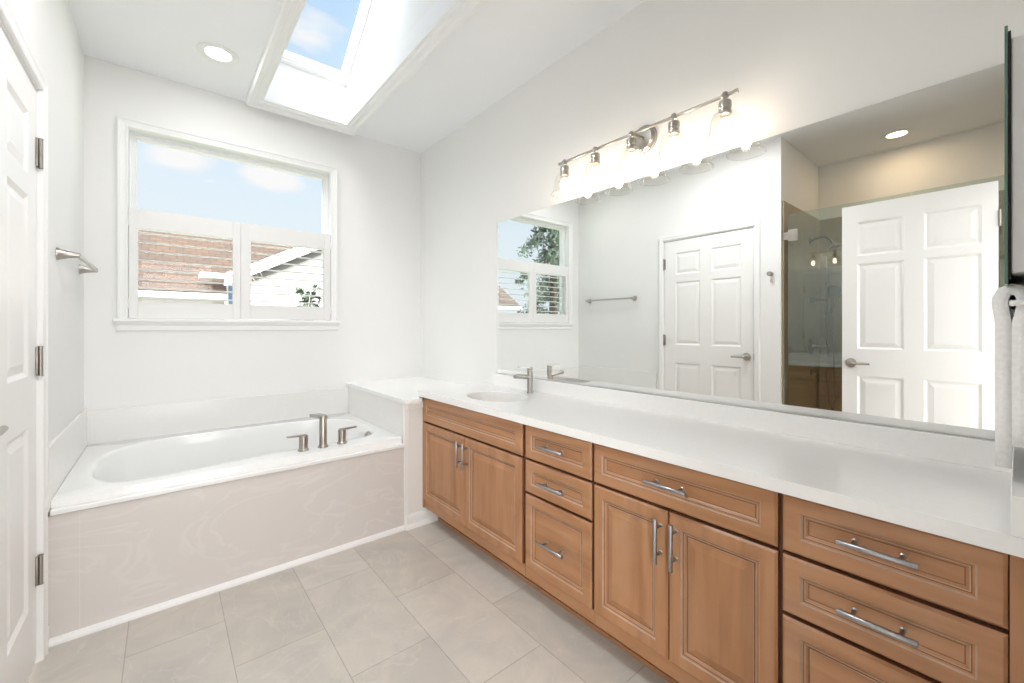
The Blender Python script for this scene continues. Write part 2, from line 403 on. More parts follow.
def molding(bm, fn, a0, a1, b0, b1, prof, closed=True, mi=0):
    """mitred moulding round a rectangle; prof: [(offset outward, height off the wall)]. Open at the bottom when closed is False."""
    loops = []
    for off, h in prof:
        if closed: pts = ((a0-off, b0-off), (a1+off, b0-off), (a1+off, b1+off), (a0-off, b1+off))
        else: pts = ((a0-off, b0), (a0-off, b1+off), (a1+off, b1+off), (a1+off, b0))
        loops.append([bm.verts.new(fn(*p, h)) for p in pts])
    for A, Bq in zip(loops, loops[1:]): bridge(bm, A, Bq, mi, closed)
    bridge(bm, loops[-1], loops[0], mi, closed)
    if not closed:
        for k in (0, 3): bm.faces.new([l[k] for l in loops]).material_index = mi
    return bm
def catmull(pts, n):
    out = []; m = len(pts)
    for i in range(m):
        p0, p1, p2, p3 = (Vector(pts[(i+k-1) % m]) for k in range(4))
        for s in range(n):
            t = s/n
            out.append(0.5*((2*p1) + (p2-p0)*t + (2*p0-5*p1+4*p2-p3)*t*t + (3*p1-p0-3*p2+p3)*t**3))
    return out

# ------------------------------------------------------------------ dimensions of the room
XL, XR, YB, YF, ZC = -0.344, 1.710, 3.298, -0.02, 2.692
T = 0.14
# ================================================================== SETTING
b = B(); box(b, -1.50, 1.85, -1.6, 3.45, -0.12, 0.0)
struct('floor', b, 'floor')
# back wall with the window opening
WX0, WX1, WZ0, WZ1 = -0.166, 0.962, 1.235, 2.345
b = B()
box(b, XL-T, WX0, YB, YB+T, 0, ZC+0.1); box(b, WX1, XR+T, YB, YB+T, 0, ZC+0.1)
box(b, WX0, WX1, YB, YB+T, 0, WZ0); box(b, WX0, WX1, YB, YB+T, WZ1, ZC+0.1)
struct('wall_back', b, 'wall')
# right wall
b = B(); box(b, XR, XR+T, YF-T, YB, 0, ZC+0.1); struct('wall_right', b, 'wall')
# left wall, with the closed door's opening; it ends at the shower
DY0, DY1, DZ1 = 1.398, 2.205, 2.012
b = B()
box(b, XL-T, XL, DY1+0.012, YB, 0, ZC+0.1); box(b, XL-T, XL, 1.197, DY0-0.012, 0, ZC+0.1)
box(b, XL-T, XL, DY0-0.012, DY1+0.012, DZ1+0.012, ZC+0.1)
struct('wall_left', b, 'wall')
# front wall with the doorway the picture is taken from
b = B()
box(b, 0.505, XR, YF-T, YF, 0, ZC+0.1); box(b, -1.45, -0.235, YF-T, YF, 0, ZC+0.1); box(b, -0.235, 0.505, YF-T, YF, 2.03, ZC+0.1)
struct('wall_front', b, 'wall')
# shower alcove: painted above, tan tile below
b = B(); box(b, -1.45, XL-T, 1.197, 1.197+T, 0, ZC+0.1); struct('wall_shower_side', b, 'wall')
b = B(); box(b, -1.45, -1.33, YF, 1.197, 0, ZC+0.1); struct('wall_shower_back', b, 'wall')
b = B(); box(b, -1.318, -0.366, 1.185, 1.197, 0, 2.19)
struct('wall_shower_side_tile', b, 'shower_tile')
b = B(); box(b, -1.33, -1.318, YF, 1.197, 0, 2.19); struct('wall_shower_back_tile', b, 'shower_tile')
# ceiling with the skylight opening
SX0, SX1, SY0, SY1 = 0.500, 1.030, 1.35, 3.155
b = B()
box(b, -1.45, SX0, YF-T, YB, ZC, ZC+0.1); box(b, SX1, XR, YF-T, YB, ZC, ZC+0.1)
box(b, SX0, SX1, SY1, YB, ZC, ZC+0.1); box(b, SX0, SX1, YF-T, SY0, ZC, ZC+0.1)
struct('ceiling', b, 'ceil')
# skylight well and sloped skylight
def slope(y): return 2.955 + 0.66*(3.155-y)
GY0, GY1 = 1.98, 3.155
b = B()
for x0, x1 in ((SX0-0.05, SX0), (SX1, SX1+0.05)):
    prism(b, [(SY1+0.05, ZC+0.1), (SY0-0.05, ZC+0.1), (GY0-0.05, slope(GY0)+0.1), (SY1+0.05, slope(SY1)+0.1)], lambda y, z, d: (d, y, z), x0, x1)
box(b, SX0-0.05, SX1+0.05, SY1, SY1+0.05, ZC+0.1, slope(SY1)+0.1)
prism(b, [(SY0, ZC+0.1), (SY0-0.05, ZC+0.1), (GY0-0.05, slope(GY0)+0.1), (GY0, slope(GY0)+0.1)], lambda y, z, d: (d, y, z), SX0-0.05, SX1+0.05)
struct('wall_skylight_well', b, 'trim')
# skylight: sloped frame with one pane
nrm = Vector((0, 0.66, 1)).normalized(); alo = Vector((0, -1, 0.66)).normalized(); base = Vector((0, GY1, slope(GY1)))
ln = (GY1-GY0)*math.sqrt(1+0.66**2)
sfn = lambda a, bq, d: Vector((a, 0, 0)) + base + alo*bq + nrm*d
w2 = empty('window_2', base + Vector(((SX0+SX1)/2, 0, 0))); w2['kind'] = 'structure'
b = B(); molding(b, sfn, SX0+0.036, SX1-0.036, 0.045, ln-0.045, [(0, 0.055), (0, 0.012), (0.012, 0.010), (0.014, 0.0), (0.0359, 0.0), (0.0359, 0.09), (0, 0.09)])
obj('window_frame', b, 'vinyl', w2)
b = B(); prism(b, [(SX0+0.03, 0.04), (SX1-0.03, 0.04), (SX1-0.03, ln-0.04), (SX0+0.03, ln-0.04)], sfn, 0.06, 0.068); obj('glass', b, 'pane', w2)
# stepped moulding round the skylight opening
b = B(); cf = lambda a, bq, d: Vector((a, bq, ZC-d))
molding(b, cf, SX0, SX1, SY0, SY1, [(0, 0), (0, 0.016), (0.016, 0.018), (0.024, 0.030), (0.046, 0.032), (0.058, 0.046), (0.080, 0.048), (0.087, 0.040), (0.087, 0)])
struct('trim_1', b, 'trim')

# ---- window in the back wall
win = empty('window_1', (0.398, YB, WZ0)); win['kind'] = 'structure'
wf = lambda a, bq, d: Vector((a, YB-d, bq))
b = B(); molding(b, wf, WX0+0.003, WX1-0.003, WZ0, WZ1-0.003, [(0, 0), (0, 0.012), (0.006, 0.016), (0.012, 0.013), (0.034, 0.018), (0.042, 0.024), (0.047, 0.022), (0.047, 0)], closed=False)
obj('casing', b, 'trim', win)
b = B(); box(b, WX0-0.062, WX1+0.062, YB-0.042, YB+0.0, WZ0-0.02, WZ0, 0.004); box(b, WX0, WX1, YB, YB+0.1, WZ0-0.012, WZ0+0.002); obj('sill', b, 'trim', win)
b = B()
prism(b, [(0, WZ0-0.02), (0.024, WZ0-0.02), (0.022, WZ0-0.034), (0.014, WZ0-0.040), (0.014, WZ0-0.066), (0.008, WZ0-0.074), (0, WZ0-0.074)], lambda d, z, x: (x, YB-d, z), WX0-0.047, WX1+0.047)
obj('apron_board', b, 'trim', win)
b = B()   # jamb liner
box(b, WX0-0.0, WX0+0.004, YB, YB+T, WZ0, WZ1); box(b, WX1-0.004, WX1, YB, YB+T, WZ0, WZ1); box(b, WX0+0.004, WX1-0.004, YB, YB+T, WZ1-0.004, WZ1)
obj('jamb', b, 'trim', win)
b = B(); fy = YB+0.075
sf = lambda a, bq, d: Vector((a, fy-d, bq))
molding(b, sf, WX0+0.036, WX1-0.036, WZ0+0.04, WZ1-0.034, [(0, -0.03), (0, 0.010), (0.008, 0.014), (0.016, 0.014), (0.018, 0.022), (0.031, 0.024), (0.031, -0.04)])
box(b, WX0+0.03, WX1-0.03, fy-0.012, fy+0.02, 1.775, 1.812)
obj('window_frame', b, 'vinyl', win)
b = B(); box(b, WX0+0.03, WX1-0.03, fy+0.004, fy+0.010, WZ0+0.035, WZ1-0.028); obj('glass', b, 'pane', win)

# ---- half-height shutters: two hinged panels
def shutter(x0, x1, ox0, ox1, label, hs):
    t = empty('window_shutter', ((x0+x1)/2, YB+0.004, WZ0+0.002), label, 'shutter', 'hinged half shutters in the window')
    y0, y1 = YB-0.010, YB+0.018; z0, z1, zo0, zo1 = WZ0+0.004, 1.880, 1.335, 1.768
    b = B(); f = lambda a, bq, d: Vector((a, y0+d, bq))
    for q in ((x0, ox0, z0, z1), (ox1, x1, z0, z1)): box(b, q[0], q[1], y0, y1, q[2], q[3], 0.0025)
    for q in ((ox0, ox1, z0, zo0), (ox0, ox1, zo1, z1)): box(b, q[0], q[1], y0+0.0015, y1-0.0015, q[2], q[3], 0.0015)
    obj('shutter_frame', b, 'shut', t)
    n = 8; st = (zo1-zo0)/n
    for k in range(n):
        z = zo0 + st*(k+0.5); c = Vector((0, (y0+y1)/2, z)); b = B()
        poly = []
        for j in range(14):
            a = 2*math.pi*j/14; p = Vector((0.026*math.cos(a), 0.0042*math.sin(a))); s, cc = math.sin(0.05), math.cos(0.05)
            poly.append((c.y + p.x*cc - p.y*s, c.z + p.x*s + p.y*cc))
        prism(b, poly, lambda y, z, x: (x, y, z), ox0+0.001, ox1-0.001)
        obj('louver', b, 'shut', t, smooth=True)
    hx = x0 if hs < 0 else x1
    for z in (1.32, 1.80):
        b = B(); box(b, hx-0.005, hx+0.005, y0-0.004, y0+0.001, z-0.025, z+0.025, 0.001)
        tube(b, [(hx, y0-0.004, z-0.026), (hx, y0-0.004, z+0.026)], 0.003, 8); obj('hinge', b, 'trim', t)
    return t
shutter(-0.160, 0.3873, -0.120, 0.344, 'white plantation shutter panel with level louvers, beside the left wall', -1)
shutter(0.3879, 0.956, 0.447, 0.913, 'white plantation shutter panel with level louvers, on the side nearer the mirror', 1)

# ---- six-panel doors
def six_panels(a0, w, flip=False):
    ac = [(0.113/0.807*w, 0.356/0.807*w), (0.457/0.807*w, 0.710/0.807*w)]
    return [(a0+p[0], a0+p[1], z0, z1) for p in ac for z0, z1 in ((0.237, 0.850), (1.020, 1.618), (1.688, 1.896))]
DPROF = [(0.006, 0.004, 0), (0.013, 0.009, 0), (0.017, 0.009, 0), (0.044, 0.0025, 0), (0.047, 0.0025, 0)]
def lever(parent, name, center, nrm, tip, matname='nickel'):
    c = Vector(center); n = Vector(nrm); t = Vector(tip).normalized()
    b = B(); lathe(b, [(0.0, 0), (0.030, 0), (0.031, 0.004), (0.028, 0.010), (0.020, 0.013), (0.0115, 0.015), (0.0105, 0.040), (0.0, 0.042)], c, n, 28, cap=False)
    p = c + n*0.048
    pts = [c+n*0.036, p + t*0.004, p + t*0.02, p + t*0.06 + n*0.003, p + t*0.105 + n*0.001]
    tube(b, pts, [0.0105, 0.011, 0.0098, 0.0085, 0.0075], 14)
    return obj(name, b, matname, parent, smooth=True)
d1 = empty('door_1', (XL, (DY0+DY1)/2, 0)); d1['kind'] = 'structure'
lf = lambda a, bq, d: Vector((XL-0.004-d, a, bq))
b = B(); panelled(b, lf, DY0, DY1, 0.012, DZ1, [(DY0+DY1-p[1], DY0+DY1-p[0], p[2], p[3]) for p in six_panels(DY0, DY1-DY0)], DPROF, 0.036, 0.002)
obj('door_leaf', b, 'door', d1)
cl = lambda a, bq, d: Vector((XL+d, a, bq))
CPROF = [(0.002, 0), (0.002, 0.011), (0.007, 0.014), (0.024, 0.015), (0.032, 0.019), (0.040, 0.017), (0.041, 0)]
b = B(); molding(b, cl, DY0-0.012, DY1+0.003, 0, DZ1+0.010, CPROF, closed=False); obj('casing', b, 'trim', d1)
b = B(); box(b, XL-T, XL, DY1+0.003, DY1+0.012, 0, DZ1+0.012); box(b, XL-T, XL, DY0-0.012, DY0-0.003, 0, DZ1+0.012); box(b, XL-T, XL, DY0-0.003, DY1+0.003, DZ1+0.003, DZ1+0.012)
obj('jamb', b, 'trim', d1)
for z in (1.797, 1.064, 0.327):
    b = B(); y = DY1+0.001
    tube(b, [(XL+0.006, y, z-0.05), (XL+0.006, y, z+0.05)], 0.0065, 12)
    for q in (-0.052, 0.05): lathe(b, [(0.0, 0), (0.0075, 0), (0.0075, 0.003), (0, 0.004)], (XL+0.006, y, z+q-0.001), (0, 0, 1), 12, cap=False)
    for k in range(1, 5): tube(b, [(XL+0.006, y, z-0.05+k*0.02-0.0006), (XL+0.006, y, z-0.05+k*0.02+0.0006)], 0.0068, 12)
    box(b, XL-0.0035, XL+0.0015, y-0.017, y-0.003, z-0.05, z+0.05, 0.0006); box(b, XL-0.002, XL+0.0025, y+0.003, y+0.009, z-0.05, z+0.05, 0.0006)
    obj('hinge', b, 'hinge', d1, smooth=True)
lever(d1, 'lever_handle', (XL-0.003, 1.452, 0.938), (1, 0, 0), (0, 1, 0.0))
b = B(); box(b, XL-0.016, XL+0.0008, DY0-0.0045, DY0-0.001, 0.91, 0.967, 0.0005); obj('strike_plate', b, 'hinge', d1)

# open door beside the doorway (seen in the mirror)
d2 = empty('door_2', (-0.21, 0.07, 0)); d2['kind'] = 'structure'
of = lambda a, bq, d: Vector((-0.21-d, a, bq)); ob = lambda a, bq, d: Vector((-0.245+d, a, bq))
b = B(); w = 0.708; a0 = 0.072
pn = [(a0+p[0], a0+p[1], p[2], p[3]) for k, q in enumerate((0, 1)) for p in [((0.061, 0.300), (0.391, 0.626))[q]] for p in [(p[0], p[1], z0, z1) for z0, z1 in ((0.237, 0.860), (1.038, 1.614), (1.666, 1.895))]]
panelled(b, of, a0, a0+w, 0.012, 2.012, pn, DPROF, 0.0175, 0.0015, back=False); panelled(b, ob, a0, a0+w, 0.012, 2.012, pn, DPROF, 0.0175, 0.0015, back=False)
obj('door_leaf', b, 'door', d2)
lever(d2, 'lever_handle', (-0.2095, 0.730, 0.942), (1, 0, 0), (0, -1, 0)); lever(d2, 'lever_handle', (-0.2455, 0.730, 0.942), (-1, 0, 0), (0, -1, 0))
for z in (1.80, 1.05, 0.30):
    b = B(); tube(b, [(-0.2065, 0.066, z-0.045), (-0.2065, 0.066, z+0.045)], 0.006, 12)
    box(b, -0.2400, -0.2085, 0.0665, 0.0715, z-0.045, z+0.045, 0.0005); obj('hinge', b, 'hinge', d2, smooth=True)
# unseen passage shell added beyond the doorway to keep direct sun out
b = B(); box(b, -1.62, -1.50, -1.6, YF-T, 0, ZC+0.1); box(b, 1.85, 1.97, -1.6, YF-T, 0, ZC+0.1); struct('wall_passage_blocker', b, 'wall')
b = B(); box(b, -1.62, 1.97, -1.6, YF-T, ZC, ZC+0.1); struct('ceiling_passage_blocker', b, 'ceil')
# jamb and casing of that doorway
b = B(); yf = lambda a, bq, d: Vector((a, YF+d, bq))
box(b, -0.235, -0.216, YF-T, YF+0.002, 0, 2.03); box(b, 0.490, 0.505, YF-T, YF+0.001, 0, 2.03); box(b, -0.216, 0.490, YF-T, YF+0.001, 2.015, 2.03)
molding(b, yf, -0.218, 0.496, 0, 2.02, [(0, 0), (0, 0.009), (0.01, 0.011), (0.04, 0.012), (0.058, 0.010), (0.06, 0)], closed=False)
struct('trim_2', b, 'trim')

# ---- tub alcove: tiled apron, half wall, splash tile, ledge, mouldings
YT, XH = 2.302, 1.099
b = B(); box(b, XL, 1.086, YT, YT+0.02, 0, 0.478); box(b, XL, -0.2515, YT-0.0004, YT, 0.02, 0.4765)
for v in b.verts: pass
struct('wall_tub_apron', b, 'apron')
b = B(); box(b, -0.2522, -0.2508, YT-0.0010, YT-0.0002, 0.02, 0.477); struct('trim_3', b, 'splash_tile')
b = B(); box(b, XH, 1.34, YT, YB, 0, 0.738); struct('wall_half', b, 'wall')
b = B(); box(b, XH-0.016, XH+0.012, YT-0.006, YT+0.014, 0.0, 0.738, 0.002); box(b, XH-0.002, 1.218, YT-0.010, YT, 0.70, 0.738, 0.003); struct('trim_4', b, 'trim')
b = B(); box(b, XL, XL+0.014, 2.282, YB-0.012, 0.50, 0.736, 0.002); struct('wall_tub_splash_left', b, 'splash_tile')
b = B(); box(b, XL, XH-0.012, YB-0.014, YB, 0.50, 0.722, 0.002); struct('wall_tub_splash_back', b, 'splash_tile')
b = B(); box(b, XH-0.013, XH, YT+0.016, YB-0.014, 0.50, 0.738); struct('wall_tub_splash_right', b, 'splash_tile')
def shoe(bm, x0, x1, y, s=1):
    prism(bm, [(y, 0), (y-0.019*s, 0), (y-0.019*s, 0.008), (y-0.014*s, 0.017), (y-0.006*s, 0.022), (y, 0.023)], lambda yy, z, x: (x, yy, z), x0, x1)
b = B(); shoe(b, XL, XH-0.014, YT); struct('baseboard_tub', b, 'trim', smooth=False)
b = B(); prism(b, [(YT, 0), (YT-0.014, 0), (YT-0.014, 0.060), (YT-0.010, 0.072), (YT-0.005, 0.076), (YT, 0.077)], lambda yy, z, x: (x, yy, z), XH, 1.30); shoe(b, XH-0.02, 1.30, YT-0.014)
struct('baseboard_half_wall', b, 'trim')
b = B(); box(b, XL, XL+0.014, DY1+0.060, YT-0.004, 0, 0.075, 0.003); struct('baseboard_left', b, 'trim')
b = B(); box(b, XL, XL+0.014, 1.197, DY0-0.06, 0, 0.09, 0.003); struct('baseboard_shower', b, 'trim')
# quartz ledge on the half wall
b = B()
poly = [(1.074, YB), (1.074, 2.30), (1.079, 2.280), (1.092, 2.268), (1.105, 2.266), (1.180, 2.266), (1.180, 2.32), (XR, 2.32), (XR, YB)]
prism(b, poly, lambda x, y, z: (x, y, z), 0.738, 0.760)
bmesh.ops.recalc_face_normals(b, faces=b.faces[:])
lg = obj('quartz_ledge', b, 'quartz'); tag(lg, 'white quartz ledge capping the half wall between tub and vanity', 'ledge')

# ---- bathtub
IN = catmull([(-.262, 2.75), (-.237, 2.95), (-.165, 3.08), (0.0, 3.17), (.22, 3.182), (.6, 3.172), (.84, 3.13), (.965, 3.04), (1.018, 2.90), (1.026, 2.72), (1.008, 2.575), (.945, 2.485), (.80, 2.462), (.56, 2.455), (.34, 2.43), (.10, 2.398), (-.06, 2.388), (-.18, 2.425), (-.245, 2.56)], 5)
def bathtub():
    t = empty('bathtub', (0.39, 2.80, 0.02), 'white oval acrylic drop-in bathtub behind the pinkish tiled apron', 'bathtub')
    b = B(); n = len(IN); cx, cy = 0.39, 2.80
    x0, x1, y0, y1 = XL+0.0142, 1.0858, 2.322, 3.2838
    def outer(p, ins):
        d = Vector((p.x-cx, p.y-cy)); k = 1e9
        for lim, o, dd in ((x1-ins, cx, d.x), (x0+ins, cx, d.x), (y1-ins, cy, d.y), (y0+ins, cy, d.y)):
            if abs(dd) > 1e-9:
                s = (lim-o)/dd
                if s > 0: k = min(k, s)
        return Vector((cx+d.x*k, cy+d.y*k))
    # angular resampling so the rim corners get vertices
    prs = [(p, None) for p in IN]
    loops = []
    for ins, z in ((0, 0.498), (0, 0.530), (0.002, 0.5335), (0.006, 0.535)):
        loops.append([b.verts.new((*outer(p, ins), z)) for p in IN])
    for s, z in ((1.035, 0.5355), (1.012, 0.5370), (0.998, 0.5355), (0.988, 0.531), (0.980, 0.522), (0.965, 0.48), (0.93, 0.36), (0.885, 0.24), (0.84, 0.165), (0.76, 0.125), (0.5, 0.112), (0.2, 0.108)):
        loops.append([b.verts.new((cx+(p.x-cx)*s, cy+(p.y-cy)*s, z)) for p in IN])
    for A, Bq in zip(loops, loops[1:]): bridge(b, A, Bq)
    b.faces.new(loops[-1])
    obj('tub_shell', b, 'acrylic', t, smooth=True, normals=False, angle=35)
    b = B(); box(b, XL+0.014, 1.086, 2.294, 2.322, 0.480, 0.500, 0.004)
    obj('front_flange', b, 'acrylic', t)
    b = B()   # outer walls of the shell below the rim
    for s0, z0, s1, z1 in ((1.0, 0.497, 0.97, 0.30), (0.97, 0.30, 0.90, 0.10), (0.90, 0.10, 0.85, 0.02)):
        A = [b.verts.new((cx+(p.x-cx)*s0, cy+(p.y-cy)*s0, z0)) for p in IN]; Bq = [b.verts.new((cx+(p.x-cx)*s1, cy+(p.y-cy)*s1, z1)) for p in IN]; bridge(b, A, Bq)
    obj('tub_underside', b, 'acrylic', t, smooth=True)
    b = B(); lathe(b, [(0, 0), (0.034, 0), (0.036, 0.004), (0.034, 0.012), (0.026, 0.018), (0, 0.02)], (0.988, 2.61, 0.492), (-1, 0.0, 0.2), 24, cap=False)
    obj('overflow_cap', b, 'nickel', t, smooth=True)
    b = B(); lathe(b, [(0, 0.006), (0.03, 0.006), (0.034, 0.002), (0.034, 0)], (0.72, 2.80, 0.109), (0, 0, 1), 24); obj('drain', b, 'nickel', t, smooth=True)
    return t
bathtub()
# tub filler: spout and two lever handles standing on the rim
TZ = 0.5355
def base_ring(b, x, y, z, r=0.027): lathe(b, [(r, 0), (r, 0.004), (r-0.004, 0.009), (r-0.006, 0.012)], (x, y, z), (0, 0, 1), 28)
t = empty('tub_spout', (0.662, 2.408, TZ), 'tall brushed nickel spout on the tub rim between its two lever handles', 'tub faucet')
b = B(); base_ring(b, 0.662, 2.408, TZ, 0.027); obj('base_ring', b, 'nickel', t, smooth=True)
b = B(); lathe(b, [(0.0195, 0.010), (0.0195, 0.166), (0.017, 0.170), (0, 0.171)], (0.662, 2.408, TZ), (0, 0, 1), 28); obj('spout_post', b, 'nickel', t, smooth=True)
b = B()
sp = lambda w, h, l: Vector((0.662, 2.408, 0)) + Vector((-0.12, 0.993, 0))*l + Vector((0.993, 0.12, 0))*w + Vector((0, 0, h))
sec = [(-0.012, 0.168), (0.010, 0.172), (0.05, 0.170), (0.095, 0.166), (0.135, 0.161)]
rings = []
for l, h in sec: rings.append([b.verts.new(sp(w, TZ+h+dh, l)) for w, dh in ((-0.0195, 0), (0.0195, 0), (0.0195, -0.018), (-0.0195, -0.018))])
for A, Bq in zip(rings, rings[1:]): bridge(b, A, Bq)
b.faces.new(rings[0]); b.faces.new(rings[-1])
bmesh.ops.bevel(b, geom=[e for e in b.edges if e.is_manifold and e.calc_face_angle(0) > 0.6], offset=0.004, segments=2, affect='EDGES')
obj('spout_nozzle', b, 'nickel', t, smooth=True, angle=30)
for x, s, lab in ((0.563, -1, 'short brushed nickel tub handle whose lever points to the left wall'), (0.765, 1, 'short brushed nickel tub handle whose lever points to the half wall')):
    y = 2.402 if s < 0 else 2.416
    t = empty('tub_handle', (x, y, TZ), lab, 'tub handle', 'lever handles of the tub filler')
    b = B(); base_ring(b, x, y, TZ, 0.027); obj('base_ring', b, 'nickel', t, smooth=True)
    b = B(); lathe(b, [(0.0215, 0.010), (0.0215, 0.076), (0.016, 0.080), (0, 0.081)], (x, y, TZ), (0, 0, 1), 28); obj('handle_post', b, 'nickel', t, smooth=True)
    b = B(); f = lambda p, z, w: Vector((x+s*p, y+w, z))
    prism(b, [(-0.012, TZ+0.074), (0.02, TZ+0.074), (0.078, TZ+0.078), (0.080, TZ+0.081), (0.078, TZ+0.084), (-0.012, TZ+0.083)], f, -0.008, 0.008)
    obj('lever', b, 'nickel', t)

# ================================================================== VANITY
XD, XC, CT = 1.198, 1.176, 0.8047     # door fronts, counter edge, counter top
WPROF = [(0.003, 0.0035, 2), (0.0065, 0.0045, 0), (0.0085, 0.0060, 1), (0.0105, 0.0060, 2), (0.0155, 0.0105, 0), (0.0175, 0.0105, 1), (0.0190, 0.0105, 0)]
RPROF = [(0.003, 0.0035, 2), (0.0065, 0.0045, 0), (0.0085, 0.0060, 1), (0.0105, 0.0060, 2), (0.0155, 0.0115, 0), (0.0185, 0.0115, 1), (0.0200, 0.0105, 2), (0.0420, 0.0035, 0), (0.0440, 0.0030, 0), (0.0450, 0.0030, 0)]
cf = lambda a, bq, d: Vector((XD+d, a, bq))
def bar_pull(parent, p0, p1):
    p0, p1 = Vector(p0), Vector(p1); d = (p1-p0).normalized(); L_ = (p1-p0).length
    b = B(); tube(b, [p0, p0+d*0.0012, p1-d*0.0012, p1], [0.0052, 0.0062, 0.0062, 0.0052], 16)
    for k in (0.2, 0.8):
        q = p0 + d*L_*k; lathe(b, [(0.0045, 0), (0.0045, XD-q.x-0.003), (0.0065, XD-q.x-0.001), (0.0065, XD-q.x+0.0008)], q, (1, 0, 0), 12)
    return obj('bar_pull', b, 'steel', parent, smooth=True)
XP = 1.166
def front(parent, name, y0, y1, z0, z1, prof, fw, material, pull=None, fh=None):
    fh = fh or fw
    b = B(); panelled(b, cf, y0, y1, z0, z1, [(y0+fw, y1-fw, z0+fh, z1-fh)], prof, 0.020, 0.006, side=1)  # side faces darkened to paint the shade in the gaps between fronts
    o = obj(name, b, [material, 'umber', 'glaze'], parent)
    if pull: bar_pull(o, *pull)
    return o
def cabinet(y0, y1, label, extra=None):
    t = empty('vanity_cabinet', (1.45, (y0+y1)/2, 0.0), label, 'cabinet', 'maple vanity cabinets under the counter')
    b = B(); zt = CT-0.0355
    box(b, XD+0.021, XD+0.036, y0, y1, 0.098, zt); box(b, XR-0.012, XR-0.002, y0, y1, 0.098, zt); box(b, XD+0.036, XR-0.012, y0, y1, 0.098, 0.114)
    box(b, XD+0.036, XR-0.012, y0, y0+0.016, 0.114, zt); box(b, XD+0.036, XR-0.012, y1-0.016, y1, 0.114, zt)
    obj('cabinet_body', b, 'gap', t)
    b = B(); box(b, XD+0.012, XD+0.0215, y0, y1, 0.098, 0.147, 0.001); obj('bottom_rail', b, 'wood_h', t)
    b = B(); box(b, 1.300, 1.315, y0, y1, 0.0, 0.098); box(b, 1.292, 1.300, y0, y1, 0.0, 0.018, 0.002); obj('toe_kick', b, 'wood_h', t)
    return t
ZT, Z1, Z2, Z3, Z4, Z5, ZB = 0.765, 0.621, 0.611, 0.475, 0.465, 0.611, 0.150
c1 = cabinet(1.371, 2.290, 'double-door maple cabinet under the sink, next to the half wall')
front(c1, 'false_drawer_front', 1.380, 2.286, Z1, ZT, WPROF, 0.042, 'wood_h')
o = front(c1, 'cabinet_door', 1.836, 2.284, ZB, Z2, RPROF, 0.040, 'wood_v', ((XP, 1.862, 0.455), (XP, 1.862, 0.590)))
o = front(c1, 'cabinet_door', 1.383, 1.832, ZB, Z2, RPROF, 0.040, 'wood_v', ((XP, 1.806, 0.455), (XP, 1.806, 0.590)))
b = B(); box(b, XD+0.004, XD+0.0208, 2.2865, 2.2995, 0.098, 0.765); obj('filler_strip', b, 'wood_v', c1)
c2 = cabinet(0.987, 1.369, 'narrow maple cabinet of three drawers, second cabinet from the half wall')
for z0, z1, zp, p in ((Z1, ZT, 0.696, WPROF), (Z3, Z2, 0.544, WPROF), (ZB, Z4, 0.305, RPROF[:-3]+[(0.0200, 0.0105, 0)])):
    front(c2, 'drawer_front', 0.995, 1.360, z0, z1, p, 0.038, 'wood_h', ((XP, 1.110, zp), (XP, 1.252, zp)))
c3 = cabinet(0.385, 0.985, 'double-door maple cabinet below one wide drawer')
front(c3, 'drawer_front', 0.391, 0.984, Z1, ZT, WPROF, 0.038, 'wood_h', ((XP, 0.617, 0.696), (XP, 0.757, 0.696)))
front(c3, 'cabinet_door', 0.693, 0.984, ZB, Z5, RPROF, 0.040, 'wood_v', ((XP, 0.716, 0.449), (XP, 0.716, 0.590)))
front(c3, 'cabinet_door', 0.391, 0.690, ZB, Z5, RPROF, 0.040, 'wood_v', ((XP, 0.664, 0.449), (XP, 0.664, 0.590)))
c4 = cabinet(-0.018, 0.383, 'maple cabinet of three drawers, nearest the camera at the right end of the vanity')
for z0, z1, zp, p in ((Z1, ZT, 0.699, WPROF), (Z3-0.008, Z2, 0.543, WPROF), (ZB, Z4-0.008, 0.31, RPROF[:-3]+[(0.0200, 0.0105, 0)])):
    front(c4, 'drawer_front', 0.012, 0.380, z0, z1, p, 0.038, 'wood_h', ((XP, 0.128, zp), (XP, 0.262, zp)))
b = B(); box(b, XD+0.004, XD+0.0208, -0.018, 0.010, 0.098, 0.765); obj('filler_strip', b, 'wood_v', c4)

# ---- countertop with an oval cut-out
SKX, SKY, SRX, SRY = 1.405, 1.825, 0.145, 0.198
def oval(s, n=48, ox=0.0): return [(SKX+(SRX+s)*math.cos(2*math.pi*k/n), SKY+(SRY+s)*math.sin(2*math.pi*k/n)) for k in range(n)]
ct = empty('vanity_countertop', (1.45, 1.15, CT-0.034), 'long white quartz vanity countertop with low backsplash', 'countertop')
b = B(); x0, x1, y0, y1 = XC, XR-0.0005, YF+0.0005, 2.315; z0, z1 = CT-0.034, CT; e = 0.003
n = 48; ring = oval(0.0)
def rect_pt(p, ins):
    d = Vector((p[0]-SKX, p[1]-SKY)); k = 1e9
    for lim, o, dd in ((x1-ins, SKX, d.x), (x0+ins, SKX, d.x), (1.372, SKY, d.y), (y1-ins, SKY, d.y)):
        if lim == 1.372 and dd >= 0: continue
        if abs(dd) > 1e-9:
            s = (lim-o)/dd
            if s > 0: k = min(k, s)
    return (SKX+d.x*k, SKY+d.y*k)
